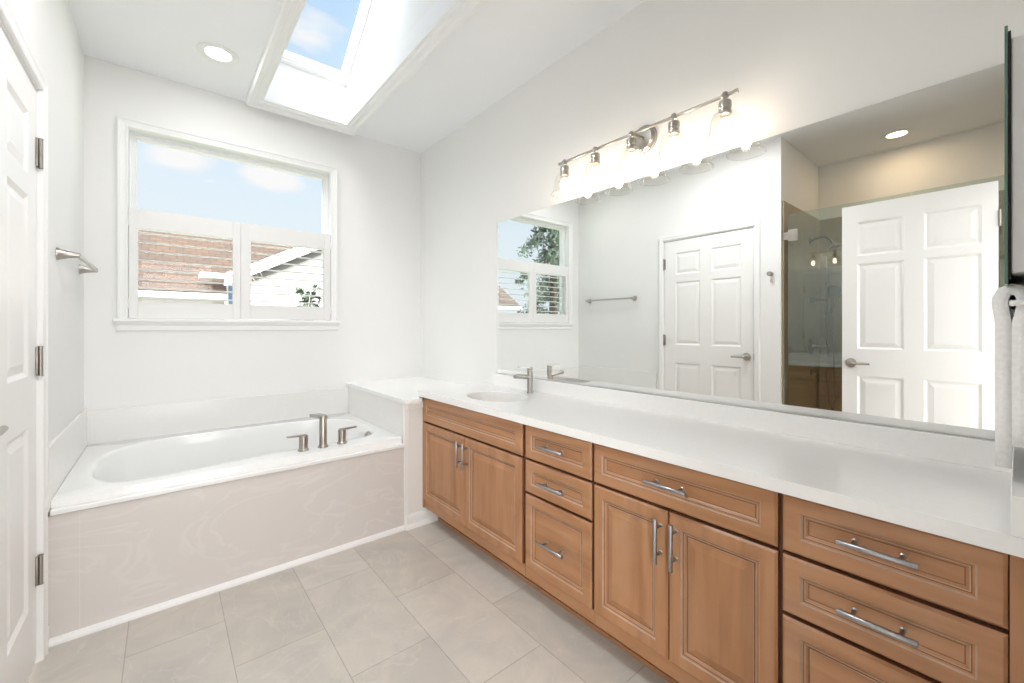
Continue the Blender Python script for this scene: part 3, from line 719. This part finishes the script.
# near block (plain) and far block round the sink
box(b, x0, x1, y0, 1.372, z0, z1)
for f in [f for f in b.faces if all(abs(v.co.y-1.372) < 1e-6 for v in f.verts)]: b.faces.remove(f)
angs = sorted(set([2*math.pi*k/n for k in range(n)] + [math.atan2((cy-SKY)/SRY, (cx-SKX)/SRX) % (2*math.pi) for cx in (x0, x1) for cy in (1.372, y1)]))
top_i = []; top_o = []; bot_i = []; bot_o = []; mid_i = []
for a in angs:
    p = (SKX+SRX*math.cos(a), SKY+SRY*math.sin(a)); q = rect_pt(p, 0)
    p2 = (SKX+(SRX+0.002)*math.cos(a), SKY+(SRY+0.002)*math.sin(a))
    top_i.append(b.verts.new((*p2, z1))); mid_i.append(b.verts.new((*p, z1-0.002))); top_o.append(b.verts.new((*q, z1))); bot_i.append(b.verts.new((*p, z0))); bot_o.append(b.verts.new((*q, z0)))
bridge(b, top_i, top_o); bridge(b, mid_i, top_i); bridge(b, bot_i, mid_i); bridge(b, bot_o, bot_i)
m_ = len(angs)
for k in range(m_):
    q0, q1 = top_o[k], top_o[(k+1) % m_]
    if abs(q0.co.y-1.372) < 1e-5 and abs(q1.co.y-1.372) < 1e-5: continue
    b.faces.new((q0, q1, bot_o[(k+1) % m_], bot_o[k]))
bmesh.ops.remove_doubles(b, verts=b.verts[:], dist=1e-5)
obj('counter_slab', b, 'quartz', ct)
b = B(); box(b, 1.684, XR-0.0005, YF+0.0005, 2.255, CT, 0.879, 0.0015); obj('backsplash', b, 'quartz', ct)
b = B(); box(b, XC+0.002, 1.684, YF+0.0005, 0.009, CT, 0.877, 0.0015); obj('side_splash', b, 'quartz', ct)
# undermount basin
sk = empty('sink_basin', (SKX, SKY, CT-0.19), 'oval white undermount sink set into the quartz counter', 'sink')
b = B(); loops = []
for s, z in ((0.02, -0.0345), (0.004, -0.0345), (0.002, -0.040), (-0.002, -0.06), (-0.012, -0.10), (-0.035, -0.14), (-0.075, -0.165), (-0.115, -0.172)):
    loops.append([b.verts.new((x, y, CT+z)) for x, y in oval(s)])
for A, Bq in zip(loops, loops[1:]): bridge(b, A, Bq)
b.faces.new(loops[-1]); obj('bowl', b, 'porcelain', sk, smooth=True)
b = B(); lathe(b, [(0.0, 0.004), (0.02, 0.004), (0.024, 0.0)], (SKX, SKY, CT-0.172), (0, 0, 1), 20, cap=False); obj('drain', b, 'nickel', sk, smooth=True)
# single-lever faucet
FX, FY = 1.625, 1.800; CT += 0.0004
t = empty('sink_faucet', (FX, FY, CT), 'brushed nickel single-lever faucet standing behind the oval sink', 'faucet')
b = B(); lathe(b, [(0.0, 0.0), (0.0185, 0.0), (0.0185, 0.006), (0.0165, 0.008), (0.0165, 0.128), (0.0, 0.128)], (FX, FY, CT), (0, 0, 1), 28, cap=False); obj('faucet_body', b, 'nickel', t, smooth=True)
b = B(); lathe(b, [(0.0, 0.130), (0.0165, 0.130), (0.0165, 0.148), (0.0150, 0.150), (0.0, 0.150)], (FX, FY, CT), (0, 0, 1), 28, cap=False)
prism(b, [(0.012, CT+0.140), (-0.012, CT+0.143), (-0.085, CT+0.152), (-0.087, CT+0.154), (-0.085, CT+0.156), (0.012, CT+0.150)], lambda x, z, w: (FX+x, FY+w, z), -0.0075, 0.0075)
obj('lever_cap', b, 'nickel', t, smooth=True, angle=30)
b = B(); tube(b, [(FX-0.008, FY, CT+0.092), (FX-0.05, FY, CT+0.098), (FX-0.100, FY, CT+0.103), (FX-0.118, FY, CT+0.101)], [0.0125, 0.0125, 0.0125, 0.010], 18); obj('spout', b, 'nickel', t, smooth=True)
b = B(); lathe(b, [(0.0025, -0.001), (0.0025, 0.0012), (0, 0.0016)], (FX-0.0162, FY-0.002, CT+0.118), (-1, 0, 0), 10); obj('temperature_dot', b, 'dark', t)

CT -= 0.0004
# ---- wall mirror with narrow sloping edges
b = B(); my0, my1, mz0, mz1 = -0.018, 2.2182, 0.8805, 1.8795; mx = 1.704
mf = lambda a, bq, d: Vector((mx+d, a, bq))
o_ = loop_rect(b, mf, my0, my1, mz0, mz1, 0, 0.0028); i_ = [b.verts.new(mf(*p, 0)) for p in ((my0+0.002, mz0+0.026), (my1-0.02, mz0+0.026), (my1-0.02, mz1-0.0015), (my0+0.002, mz1-0.0015))]; bridge(b, o_, i_); b.faces.new(i_)
k_ = loop_rect(b, mf, my0, my1, mz0, mz1, 0, 0.0055); bridge(b, o_, k_, 1); b.faces.new(k_).material_index = 1
mo = obj('wall_mirror', b, ['mirror', 'edge']); tag(mo, 'wide frameless mirror on the wall above the counter', 'mirror')

# ---- vanity light bar
BX, BZ = 1.610, 2.047
vl = empty('vanity_light', (XR, 1.10, 2.05), 'five-light brushed nickel vanity bar with clear glass shades above the mirror', 'light fixture')
b = B(); lathe(b, [(0.0, 0), (0.062, 0), (0.064, 0.004), (0.062, 0.012), (0.050, 0.018), (0.046, 0.024), (0.0, 0.026)], (XR, 1.10, 2.05), (-1, 0, 0), 36, cap=False); obj('wall_canopy', b, 'nickel', vl, smooth=True)
b = B(); tube(b, [(XR-0.02, 1.10, 2.05), (BX+0.004, 1.10, BZ)], 0.0085, 14); obj('support_arm', b, 'nickel', vl, smooth=True)
b = B(); tube(b, [(BX, 0.660, BZ), (BX, 1.545, BZ)], 0.0065, 14)
for y in (0.657, 1.548): lathe(b, [(0.0, -0.005), (0.008, -0.005), (0.008, 0.005), (0.0, 0.005)], (BX, y, BZ), (0, 1, 0), 14, cap=False)
obj('bar', b, 'nickel', vl, smooth=True)
for y in (0.698, 0.902, 1.106, 1.310, 1.514):
    b = B(); lathe(b, [(0.0, 0.014), (0.008, 0.012), (0.013, 0.004), (0.013, -0.008), (0.008, -0.013), (0.007, -0.02), (0.021, -0.023), (0.0225, -0.028), (0.0225, -0.046), (0.0205, -0.048), (0.0205, -0.052), (0.0225, -0.054), (0.0225, -0.068), (0.019, -0.072), (0.0, -0.072)], (BX, y, BZ), (0, 0, 1), 24, cap=False)
    so = obj('socket', b, 'nickel', vl, smooth=True)
    b = B(); pr = [(0.020, -0.060), (0.030, -0.064), (0.044, -0.074), (0.051, -0.090), (0.055, -0.115), (0.060, -0.140), (0.066, -0.158), (0.070, -0.166)]
    lathe(b, pr, (BX, y, BZ), (0, 0, 1), 36, cap=False)
    obj('glass_shade', b, 'shade', so, smooth=True)
    b = B(); tube(b, [(BX+0.070*math.cos(a), y+0.070*math.sin(a), BZ-0.166) for a in [2*math.pi*k/36 for k in range(37)]], 0.0016, 8, cap=False)
    obj('shade_rim', b, 'shade', so, smooth=True)
    b = B(); lathe(b, [(0.0, -0.150), (0.012, -0.146), (0.021, -0.134), (0.0235, -0.120), (0.021, -0.102), (0.013, -0.084), (0.011, -0.074)], (BX, y, BZ), (0, 0, 1), 24, cap=False)
    obj('bulb_envelope', b, 'bulb_glass', so, smooth=True)
    b = B(); lathe(b, [(0.0, -0.146), (0.010, -0.143), (0.0175, -0.132), (0.0200, -0.120), (0.0175, -0.104), (0.0105, -0.088), (0.0, -0.084)], (BX, y, BZ), (0, 0, 1), 14, cap=False)
    obj('glowing_core', b, 'bulb', so, smooth=True)

# ---- recessed ceiling lights, each with its own lamp; one is unseen fill
def can(x, y, label, power, lens, col, group='recessed ceiling lights'):
    t = empty('recessed_light', (x, y, ZC), label, 'ceiling light', group)
    b = B(); lathe(b, [(0.060, 0.012), (0.062, -0.002), (0.070, -0.006), (0.092, -0.007), (0.097, -0.004), (0.098, 0.0)], (x, y, ZC), (0, 0, 1), 40, cap=False); obj('trim_ring', b, 'trim', t, smooth=True)
    b = B(); lathe(b, [(0.0, -0.003), (0.061, -0.003), (0.061, 0.0)], (x, y, ZC), (0, 0, 1), 40, cap=False); obj('lens', b, lens, t)
    ld = bpy.data.lights.new('can_lamp', 'AREA'); ld.shape = 'DISK'; ld.size = 0.16; ld.cycles.use_multiple_importance_sampling = False; ld.energy = power; ld.color = col
    lo = bpy.data.objects.new('can_lamp', ld); C.objects.link(lo); lo.parent = t; lo.location = (0, 0, -0.012)
    return t
can(*CANS[0], 'lit round recessed light in the ceiling beside the skylight', CAN_POWER*0.2, 'lens', LAMP_COL)
can(*CANS[1], 'added unseen fill light in the ceiling before the closed white door', CAN_POWER*1.75, 'lens', LAMP_COL)  # unseen light added to even out the room's brightness
can(*SHOWER_CAN, 'warm recessed light above the shower, seen in the mirror', 1.7, 'lens_warm', (1.0, 0.70, 0.40))

# ---- towel bar on the left wall
t = empty('towel_bar', (XL, 2.83, 1.487), 'brushed nickel towel bar with flared posts on the left wall above the tub', 'towel bar')
for y in (2.535, 3.130):
    b = B(); lathe(b, [(0.0, 0), (0.026, 0.0), (0.026, 0.004), (0.022, 0.012), (0.015, 0.035), (0.0115, 0.062), (0.011, 0.068)], (XL, y, 1.487), (1, 0, 0), 26); obj('post', b, 'nickel', t, smooth=True)
b = B(); box(b, XL+0.056, XL+0.070, 2.526, 3.139, 1.478, 1.496, 0.003); obj('bar', b, 'nickel', t)
# ---- robe hook beside the shower
t = empty('robe_hook', (XL, 1.268, 1.614), 'small round nickel robe hook on the wall between closed door and shower', 'robe hook')
b = B(); lathe(b, [(0.0, 0), (0.018, 0), (0.018, 0.005), (0.008, 0.008), (0.0075, 0.030)], (XL, 1.268, 1.614), (1, 0, 0), 22); obj('mount', b, 'nickel', t, smooth=True)
b = B(); lathe(b, [(0.0, 0.028), (0.016, 0.028), (0.018, 0.032), (0.018, 0.042), (0.015, 0.046), (0, 0.047)], (XL, 1.268, 1.614), (1, 0, 0), 22, cap=False); obj('knob', b, 'nickel', t, smooth=True)

# ---- medicine cabinet on the front wall, its mirrored door edge-on
t = empty('medicine_cabinet', (1.40, YF, 1.28), 'recessed medicine cabinet with a mirrored door, seen edge-on at the right end of the vanity', 'medicine cabinet')
b = B(); box(b, 1.225, 1.600, YF-0.09, 0.0085, 1.285, 1.725, 0.002); obj('cabinet_body', b, 'trim', t)
b = B(); box(b, 1.205, 1.612, 0.0125, 0.0165, 1.262, 1.742); 
mm = obj('mirrored_door', b, ['edge', 'mirror'], t)
for p in mm.data.polygons:
    if p.normal.y > 0.9: p.material_index = 1
b = B(); box(b, 1.215, 1.605, 0.0086, 0.0124, 1.275, 1.735); obj('gap_shadow_strip', b, 'dark', t)  # dark slab painted in for the shadow gap behind the mirrored door
# ---- hand towel on a small bar below it
t = empty('hand_towel_bar', (1.45, YF, 1.235), 'short white-capped towel bar below the medicine cabinet', 'towel bar')
b = B(); tube(b, [(1.262, 0.0072, 1.228), (1.618, 0.0072, 1.228)], 0.0042, 12); obj('bar', b, 'trim', t, smooth=True)
for x in (1.262, 1.618):
    b = B(); lathe(b, [(0.0, 0), (0.0, 0), (0.009, 0), (0.009, 0.003), (0.006, 0.005), (0.006, 0.031)], (x, YF, 1.228), (0, 1, 0), 18); obj('post', b, 'trim', t, smooth=True)
b = B(); N_ = 26
def tx(k): return 1.272 + 0.336*k/N_
rows = [(0.0190, 0.905), (0.0190, 1.0), (0.0190, 1.1), (0.0190, 1.19), (0.0215, 1.212), (0.0235, 1.228), (0.0225, 1.240), (0.0175, 1.2515), (0.0080, 1.2560), (-0.0030, 1.2515), (-0.0078, 1.240), (-0.0088, 1.228), (-0.0070, 1.212), (-0.0026, 1.19), (-0.0024, 1.1), (-0.0024, 1.0), (-0.0024, 0.95)]
grid = [[b.verts.new((tx(k), y, z)) for k in range(N_+1)] for y, z in rows]
for A, Bq in zip(grid, grid[1:]): bridge(b, A, Bq, closed=False)
tw = obj('hand_towel', b, 'towel', smooth=True); sm = tw.modifiers.new('thickness', 'SOLIDIFY'); sm.thickness = 0.0215; sm.offset = 0
tag(tw, 'white hand towel hanging over the short bar at the right end of the vanity', 'towel')

# ================================================================== SHOWER (seen in the mirror)
GX = -0.38
t = empty('shower_door', (GX, 0.80, 0.05), 'frameless greenish glass shower door hinged on the tiled side wall', 'shower door')
b = B(); box(b, GX-0.004, GX+0.004, 0.452, 1.158, 0.09, 2.075); obj('glass_panel', b, 'shower_glass', t)
for z in (1.905, 0.30):
    b = B(); box(b, GX-0.012, GX+0.012, 1.090, 1.156, z-0.045, z+0.045, 0.002); box(b, GX-0.010, GX+0.010, 1.150, 1.185, z-0.030, z+0.030, 0.002); box(b, GX+0.011, GX+0.0135, 1.108, 1.122, z-0.02, z+0.02, 0.001); obj('hinge', b, 'nickel', t)
b = B(); tube(b, [(GX+0.004, 0.52, 0.95), (GX+0.045, 0.52, 0.95), (GX+0.045, 0.52, 1.20), (GX+0.004, 0.52, 1.20)], 0.009, 12); obj('pull_handle', b, 'nickel', t, smooth=True)
b = B(); box(b, GX-0.004, GX+0.004, YF+0.004, 0.449, 0.085, 2.075)
tag(obj('shower_panel', b, 'shower_glass'), 'fixed clear glass panel beside the shower door, behind the open white door', 'shower panel')
b = B(); box(b, -0.44, XL-0.001, YF, 1.185, 0.0, 0.085, 0.003); struct('trim_5', b, 'shower_tile')
SY = 1.185
# shower head on a bent arm
t = empty('shower_head', (-1.02, SY, 1.955), 'nickel shower head on a bent arm high on the tiled side wall', 'shower head')
b = B(); lathe(b, [(0.0, 0), (0.028, 0), (0.028, 0.004), (0.012, 0.010)], (-1.02, SY, 1.955), (0, -1, 0), 22); obj('flange', b, 'shower_metal', t, smooth=True)
b = B(); tube(b, [(-1.02, SY-0.004, 1.955), (-1.02, SY-0.06, 1.975), (-1.02, SY-0.11, 1.972), (-1.02, SY-0.15, 1.945), (-1.02, SY-0.168, 1.915)], 0.0095, 12); obj('arm', b, 'shower_metal', t, smooth=True)
b = B(); lathe(b, [(0.0, 0), (0.012, 0.0), (0.016, 0.015), (0.045, 0.035), (0.05, 0.05), (0.0, 0.052)], (-1.02, SY-0.165, 1.920), (0, -0.35, -0.9), 24, cap=False); obj('head', b, 'shower_metal', t, smooth=True)
for z, r, lab in ((1.430, 0.030, 'smaller lever valve on the shower side wall, above the round mixing valve'), (1.018, 0.075, 'round nickel shower mixing valve with a side lever, above the tub-style spout')):
    t = empty('shower_valve', (-1.03, SY, z), lab, 'shower valve', 'nickel valves on the shower wall')
    b = B(); lathe(b, [(0.0, 0), (r, 0), (r, 0.004), (r*0.85, 0.012), (0.02, 0.018), (0.018, 0.05), (0, 0.052)], (-1.03, SY, z), (0, -1, 0), 26, cap=False); obj('escutcheon', b, 'shower_metal', t, smooth=True)
    b = B(); tube(b, [(-1.03, SY-0.045, z), (-1.03, SY-0.12, z), (-1.03, SY-0.13, z+0.012 if r < 0.05 else z-0.012), (-1.03, SY-0.13, z+0.09 if r < 0.05 else z-0.09)], [0.012, 0.010, 0.010, 0.006], 12); obj('lever', b, 'shower_metal', t, smooth=True)
t = empty('shower_spout', (-1.05, SY, 0.785), 'small nickel wall outlet with hose hook below the mixing valve', 'shower spout')
b = B(); lathe(b, [(0.0, 0), (0.026, 0), (0.026, 0.005), (0.014, 0.012)], (-1.05, SY, 0.785), (0, -1, 0), 20); obj('flange', b, 'shower_metal', t, smooth=True)
b = B(); tube(b, [(-1.05, SY-0.008, 0.785), (-1.05, SY-0.045, 0.787), (-1.05, SY-0.06, 0.77), (-1.05, SY-0.062, 0.70)], [0.012, 0.012, 0.011, 0.009], 14); obj('outlet', b, 'shower_metal', t, smooth=True)
# slide bar with hand shower and hose
HX = -1.318
t = empty('hand_shower', (HX, 1.12, 1.02), 'hand shower with hose on a vertical slide bar on the tan back wall', 'hand shower')
b = B(); tube(b, [(HX+0.05, 1.125, 1.00), (HX+0.05, 1.125, 1.83)], 0.0095, 12)
for z in (1.02, 1.81): tube(b, [(HX, 1.125, z), (HX+0.05, 1.125, z)], 0.011, 12)
obj('slide_bar', b, 'shower_metal', t, smooth=True)
b = B(); tube(b, [(HX+0.05, 1.125, 1.30), (HX+0.07, 1.09, 1.30), (HX+0.085, 1.075, 1.34), (HX+0.10, 1.065, 1.46)], [0.016, 0.014, 0.012, 0.012], 12)
lathe(b, [(0.0, -0.02), (0.02, -0.016), (0.05, -0.004), (0.055, 0.004), (0.05, 0.012), (0.0, 0.013)], (HX+0.108, 1.06, 1.51), (0.92, -0.3, -0.25), 24, cap=False); obj('handset', b, 'shower_metal', t, smooth=True)
b = B(); hp = [(HX+0.083, 1.075, 1.32), (HX+0.08, 1.07, 1.1), (HX+0.075, 1.06, 0.8), (HX+0.07, 1.05, 0.55), (HX+0.06, 1.07, 0.42), (HX+0.05, 1.10, 0.50), (HX+0.03, 1.13, 0.75), (HX+0.002, 1.13, 0.80)]
tube(b, hp, 0.0065, 10); obj('hose', b, 'shower_metal', t, smooth=True)

# ================================================================== OUTSIDE
b = B(); box(b, -40, 40, YB+0.9, 60, -3.2, -3.0); struct('ground', b, 'ground')
def roofplane(bm, p, uvscale=1.0):
    vs = [bm.verts.new(q) for q in p]; f = bm.faces.new(vs); return f
def roof_obj(name, parent, quads, thick=0.12):
    b = B(); uv = b.loops.layers.uv.new('UVMap')
    for q in quads:
        q = [Vector(v) for v in q]; u = (q[1]-q[0]).normalized(); n = u.cross(q[-1]-q[0]).normalized(); w = n.cross(u)
        top = [b.verts.new(v) for v in q]; bot = [b.verts.new(v - n*thick*(1 if n.z > 0 else -1)) for v in q]
        fs = [b.faces.new(top), b.faces.new(bot[::-1])] + [b.faces.new((top[k], bot[k], bot[(k+1) % len(q)], top[(k+1) % len(q)])) for k in range(len(q))]
        for f in fs:
            for l in f.loops: d = l.vert.co - q[0]; l[uv].uv = (d.dot(u)+20, d.dot(w)+20)
    return obj(name, b, 'shingle', parent, normals=True)
h = empty('neighbor_house', (1.5, 12.0, -3.0), 'neighboring house with brown shingle roof and cream gable beyond the window', 'house')
b = B(); box(b, -4.5, 4.2, 10.3, 15.0, -3.0, 1.75); obj('wall', b, 'siding', h)
roof_obj('roof', h, [[(-5.0, 9.75, 1.86), (0.93, 9.75, 1.86), (0.93, 10.36, 2.261), (3.84, 12.7, 3.80), (-5.0, 12.7, 3.80)], [(4.7, 15.65, 1.86), (-5.0, 15.65, 1.86), (-5.0, 12.7, 3.80), (4.7, 12.7, 3.80)]])
b = B(); box(b, -5.0, 0.93, 9.66, 9.76, 1.70, 1.83, 0.01); obj('gutter', b, 'fascia', h)
# projecting cream gable
gx0, gpx, gx1, gy = 0.90, 4.3, 7.6, 10.0
gz = lambda x: 2.18 + 0.53*(x-0.90) if x <= gpx else 2.18 + 0.53*(2*gpx-x-0.90)
b = B(); prism(b, [(gx0, -3.0), (gx1, -3.0), (gx1, gz(gx1)-0.1), (gpx, gz(gpx)-0.1), (gx0, gz(gx0)-0.1)], lambda x, z, y: (x, y, z), gy, gy+2.2); obj('gable_wall', b, 'siding', h)
roof_obj('gable_roof', h, [[(0.88, 13.0, gz(0.88)+0.06), (0.88, 9.72, gz(0.88)+0.06), (gpx, 9.72, gz(gpx)+0.06), (gpx, 13.0, gz(gpx)+0.06)], [(8.15, 9.72, gz(8.15)+0.06), (8.15, 13.0, gz(8.15)+0.06), (gpx, 13.0, gz(gpx)+0.06), (gpx, 9.72, gz(gpx)+0.06)]], 0.06)
b = B(); P = [(0.88, gz(0.88)), (gpx, gz(gpx)), (8.15, gz(8.15))]
for (xa, za), (xb, zb) in zip(P, P[1:]):
    prism(b, [(xa, za+0.05), (xb, zb+0.05), (xb, zb-0.18), (xa, za-0.18)], lambda x, z, y: (x, y, z), 9.68, 9.73)
obj('rake_board', b, 'fascia', h)
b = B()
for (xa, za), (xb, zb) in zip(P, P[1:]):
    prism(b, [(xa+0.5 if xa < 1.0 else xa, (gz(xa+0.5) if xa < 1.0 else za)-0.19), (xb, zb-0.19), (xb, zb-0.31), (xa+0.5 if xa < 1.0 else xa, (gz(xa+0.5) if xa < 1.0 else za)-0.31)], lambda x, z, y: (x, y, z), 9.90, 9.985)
obj('rake_shadow_strip', b, 'rake_shade', h)  # dark strip painted in for the shadow under the rake
b = B(); box(b, 0.50, 1.10, 9.64, 9.99, 2.12, 2.22, 0.01); obj('eave_return', b, 'fascia', h)
wn = empty('window', (1.2, 9.98, 1.1)); wn.parent = h; wn.location = Vector((1.2, 9.98, 1.1)) - ORG[h]
b = B(); wfn = lambda a, bq, d: Vector((a, gy-d, bq)); molding(b, wfn, 0.97, 1.14, 1.55, 2.02, [(0, 0.0), (0, 0.03), (0.03, 0.03), (0.03, 0)]); obj('window_frame', b, 'fascia', wn)
b = B(); box(b, 0.97, 1.14, gy-0.012, gy-0.004, 1.55, 2.02); obj('window_pane', b, 'outside_pane', wn)

# tall evergreen seen in the mirror
def foliage(b, rnd, c, r, n, s):
    for _ in range(n):
        d = Vector((rnd.gauss(0, 1), rnd.gauss(0, 1), rnd.gauss(0, 0.6))).normalized() * r * rnd.random()**0.4
        p = c + d; u = Vector((rnd.gauss(0, 1), rnd.gauss(0, 1), rnd.gauss(-0.5, 0.6))).normalized(); w = u.cross(Vector((rnd.gauss(0, 1), rnd.gauss(0, 1), rnd.gauss(0, 1)))).normalized()
        k = s*(0.6+0.8*rnd.random())
        vs = [b.verts.new(p + q) for q in (-u*k, w*k*0.35, u*k, -w*k*0.35)]
        b.faces.new(vs)
def conifer(x, y, zb, h, label):
    rnd = random.Random(11); t = empty('evergreen_tree', (x, y, zb), label, 'tree')
    b = B(); tube(b, [(x, y, zb), (x+0.03, y, zb+h*0.5), (x, y, zb+h)], [0.20, 0.13, 0.02], 10)
    fo = B(); n = 46
    for k in range(n):
        f = k/n; z = zb + h*(0.16+0.82*f); L_ = (1.65*(1-f)+0.28)*(0.75+0.5*rnd.random()); a = k*2.4 + rnd.random()*0.6
        d = Vector((math.cos(a), math.sin(a), 0)); p0 = Vector((x, y, z)); p1 = p0 + d*L_*0.55 + Vector((0, 0, 0.10)); p2 = p0 + d*L_ + Vector((0, 0, -0.28))
        tube(b, [p0, p1, p2], [0.035*(1-f)+0.012, 0.02, 0.006], 5)
        m = 7
        for j in range(1, m+1):
            q = p0.lerp(p1, min(1, j/m*2)) if j/m < 0.5 else p1.lerp(p2, (j/m-0.5)*2)
            foliage(fo, rnd, q - Vector((0, 0, 0.05)), 0.24, 44, 0.065)
    obj('trunk', b, 'bark', t, smooth=True); obj('foliage', fo, 'needle', t, normals=False)
    return t
conifer(-5.0, 8.3, -3.0, 8.6, 'tall grey-green evergreen tree outside, reflected in the mirror')
# young evergreen and bare shrub in front of the cream gable
rnd = random.Random(5)
t = empty('small_evergreen', (1.46, 6.0, -3.0), 'small dark leafy evergreen top outside the shutters', 'tree')
b = B(); tube(b, [(1.46, 6.0, -3.0), (1.47, 6.0, 1.62)], [0.07, 0.012], 8); obj('trunk', b, 'bark', t)
b = B()
for k in range(60): 
    z = 0.35 + 1.37*k/60; foliage(b, rnd, Vector((1.46+rnd.gauss(0, 0.07), 6.0+rnd.gauss(0, 0.07), z)), 0.05+0.13*(1.75-z), 14, 0.045)
obj('foliage', b, 'leaf', t, normals=False)
t = empty('bare_shrub', (1.08, 4.9, -3.0), 'bare pale branching shrub outside the shutter nearer the mirror', 'shrub')
b = B()
def branch(p, d, L_, r, depth):
    q = p + d*L_; tube(b, [p, p.lerp(q, 0.5)+Vector((rnd.gauss(0, 0.02), 0, 0.01)), q], [r, r*0.8, r*0.6], 6)
    if depth:
        for _ in range(3): branch(q, (d + Vector((rnd.gauss(0, 0.45), rnd.gauss(0, 0.35), rnd.gauss(0.15, 0.25)))).normalized(), L_*0.72, r*0.6, depth-1)
for dx in (-0.12, 0.12): branch(Vector((1.08+dx*0.2, 4.9, -3.0)), Vector((dx*0.12, 0, 1)).normalized(), 3.05, 0.03, 0) ; branch(Vector((1.08+dx*0.2, 4.9, -3.0)) + Vector((dx*0.12, 0, 1)).normalized()*3.05, Vector((dx*0.8, 0, 1)).normalized(), 0.7, 0.010, 3)
obj('branches', b, 'twig', t, smooth=True)
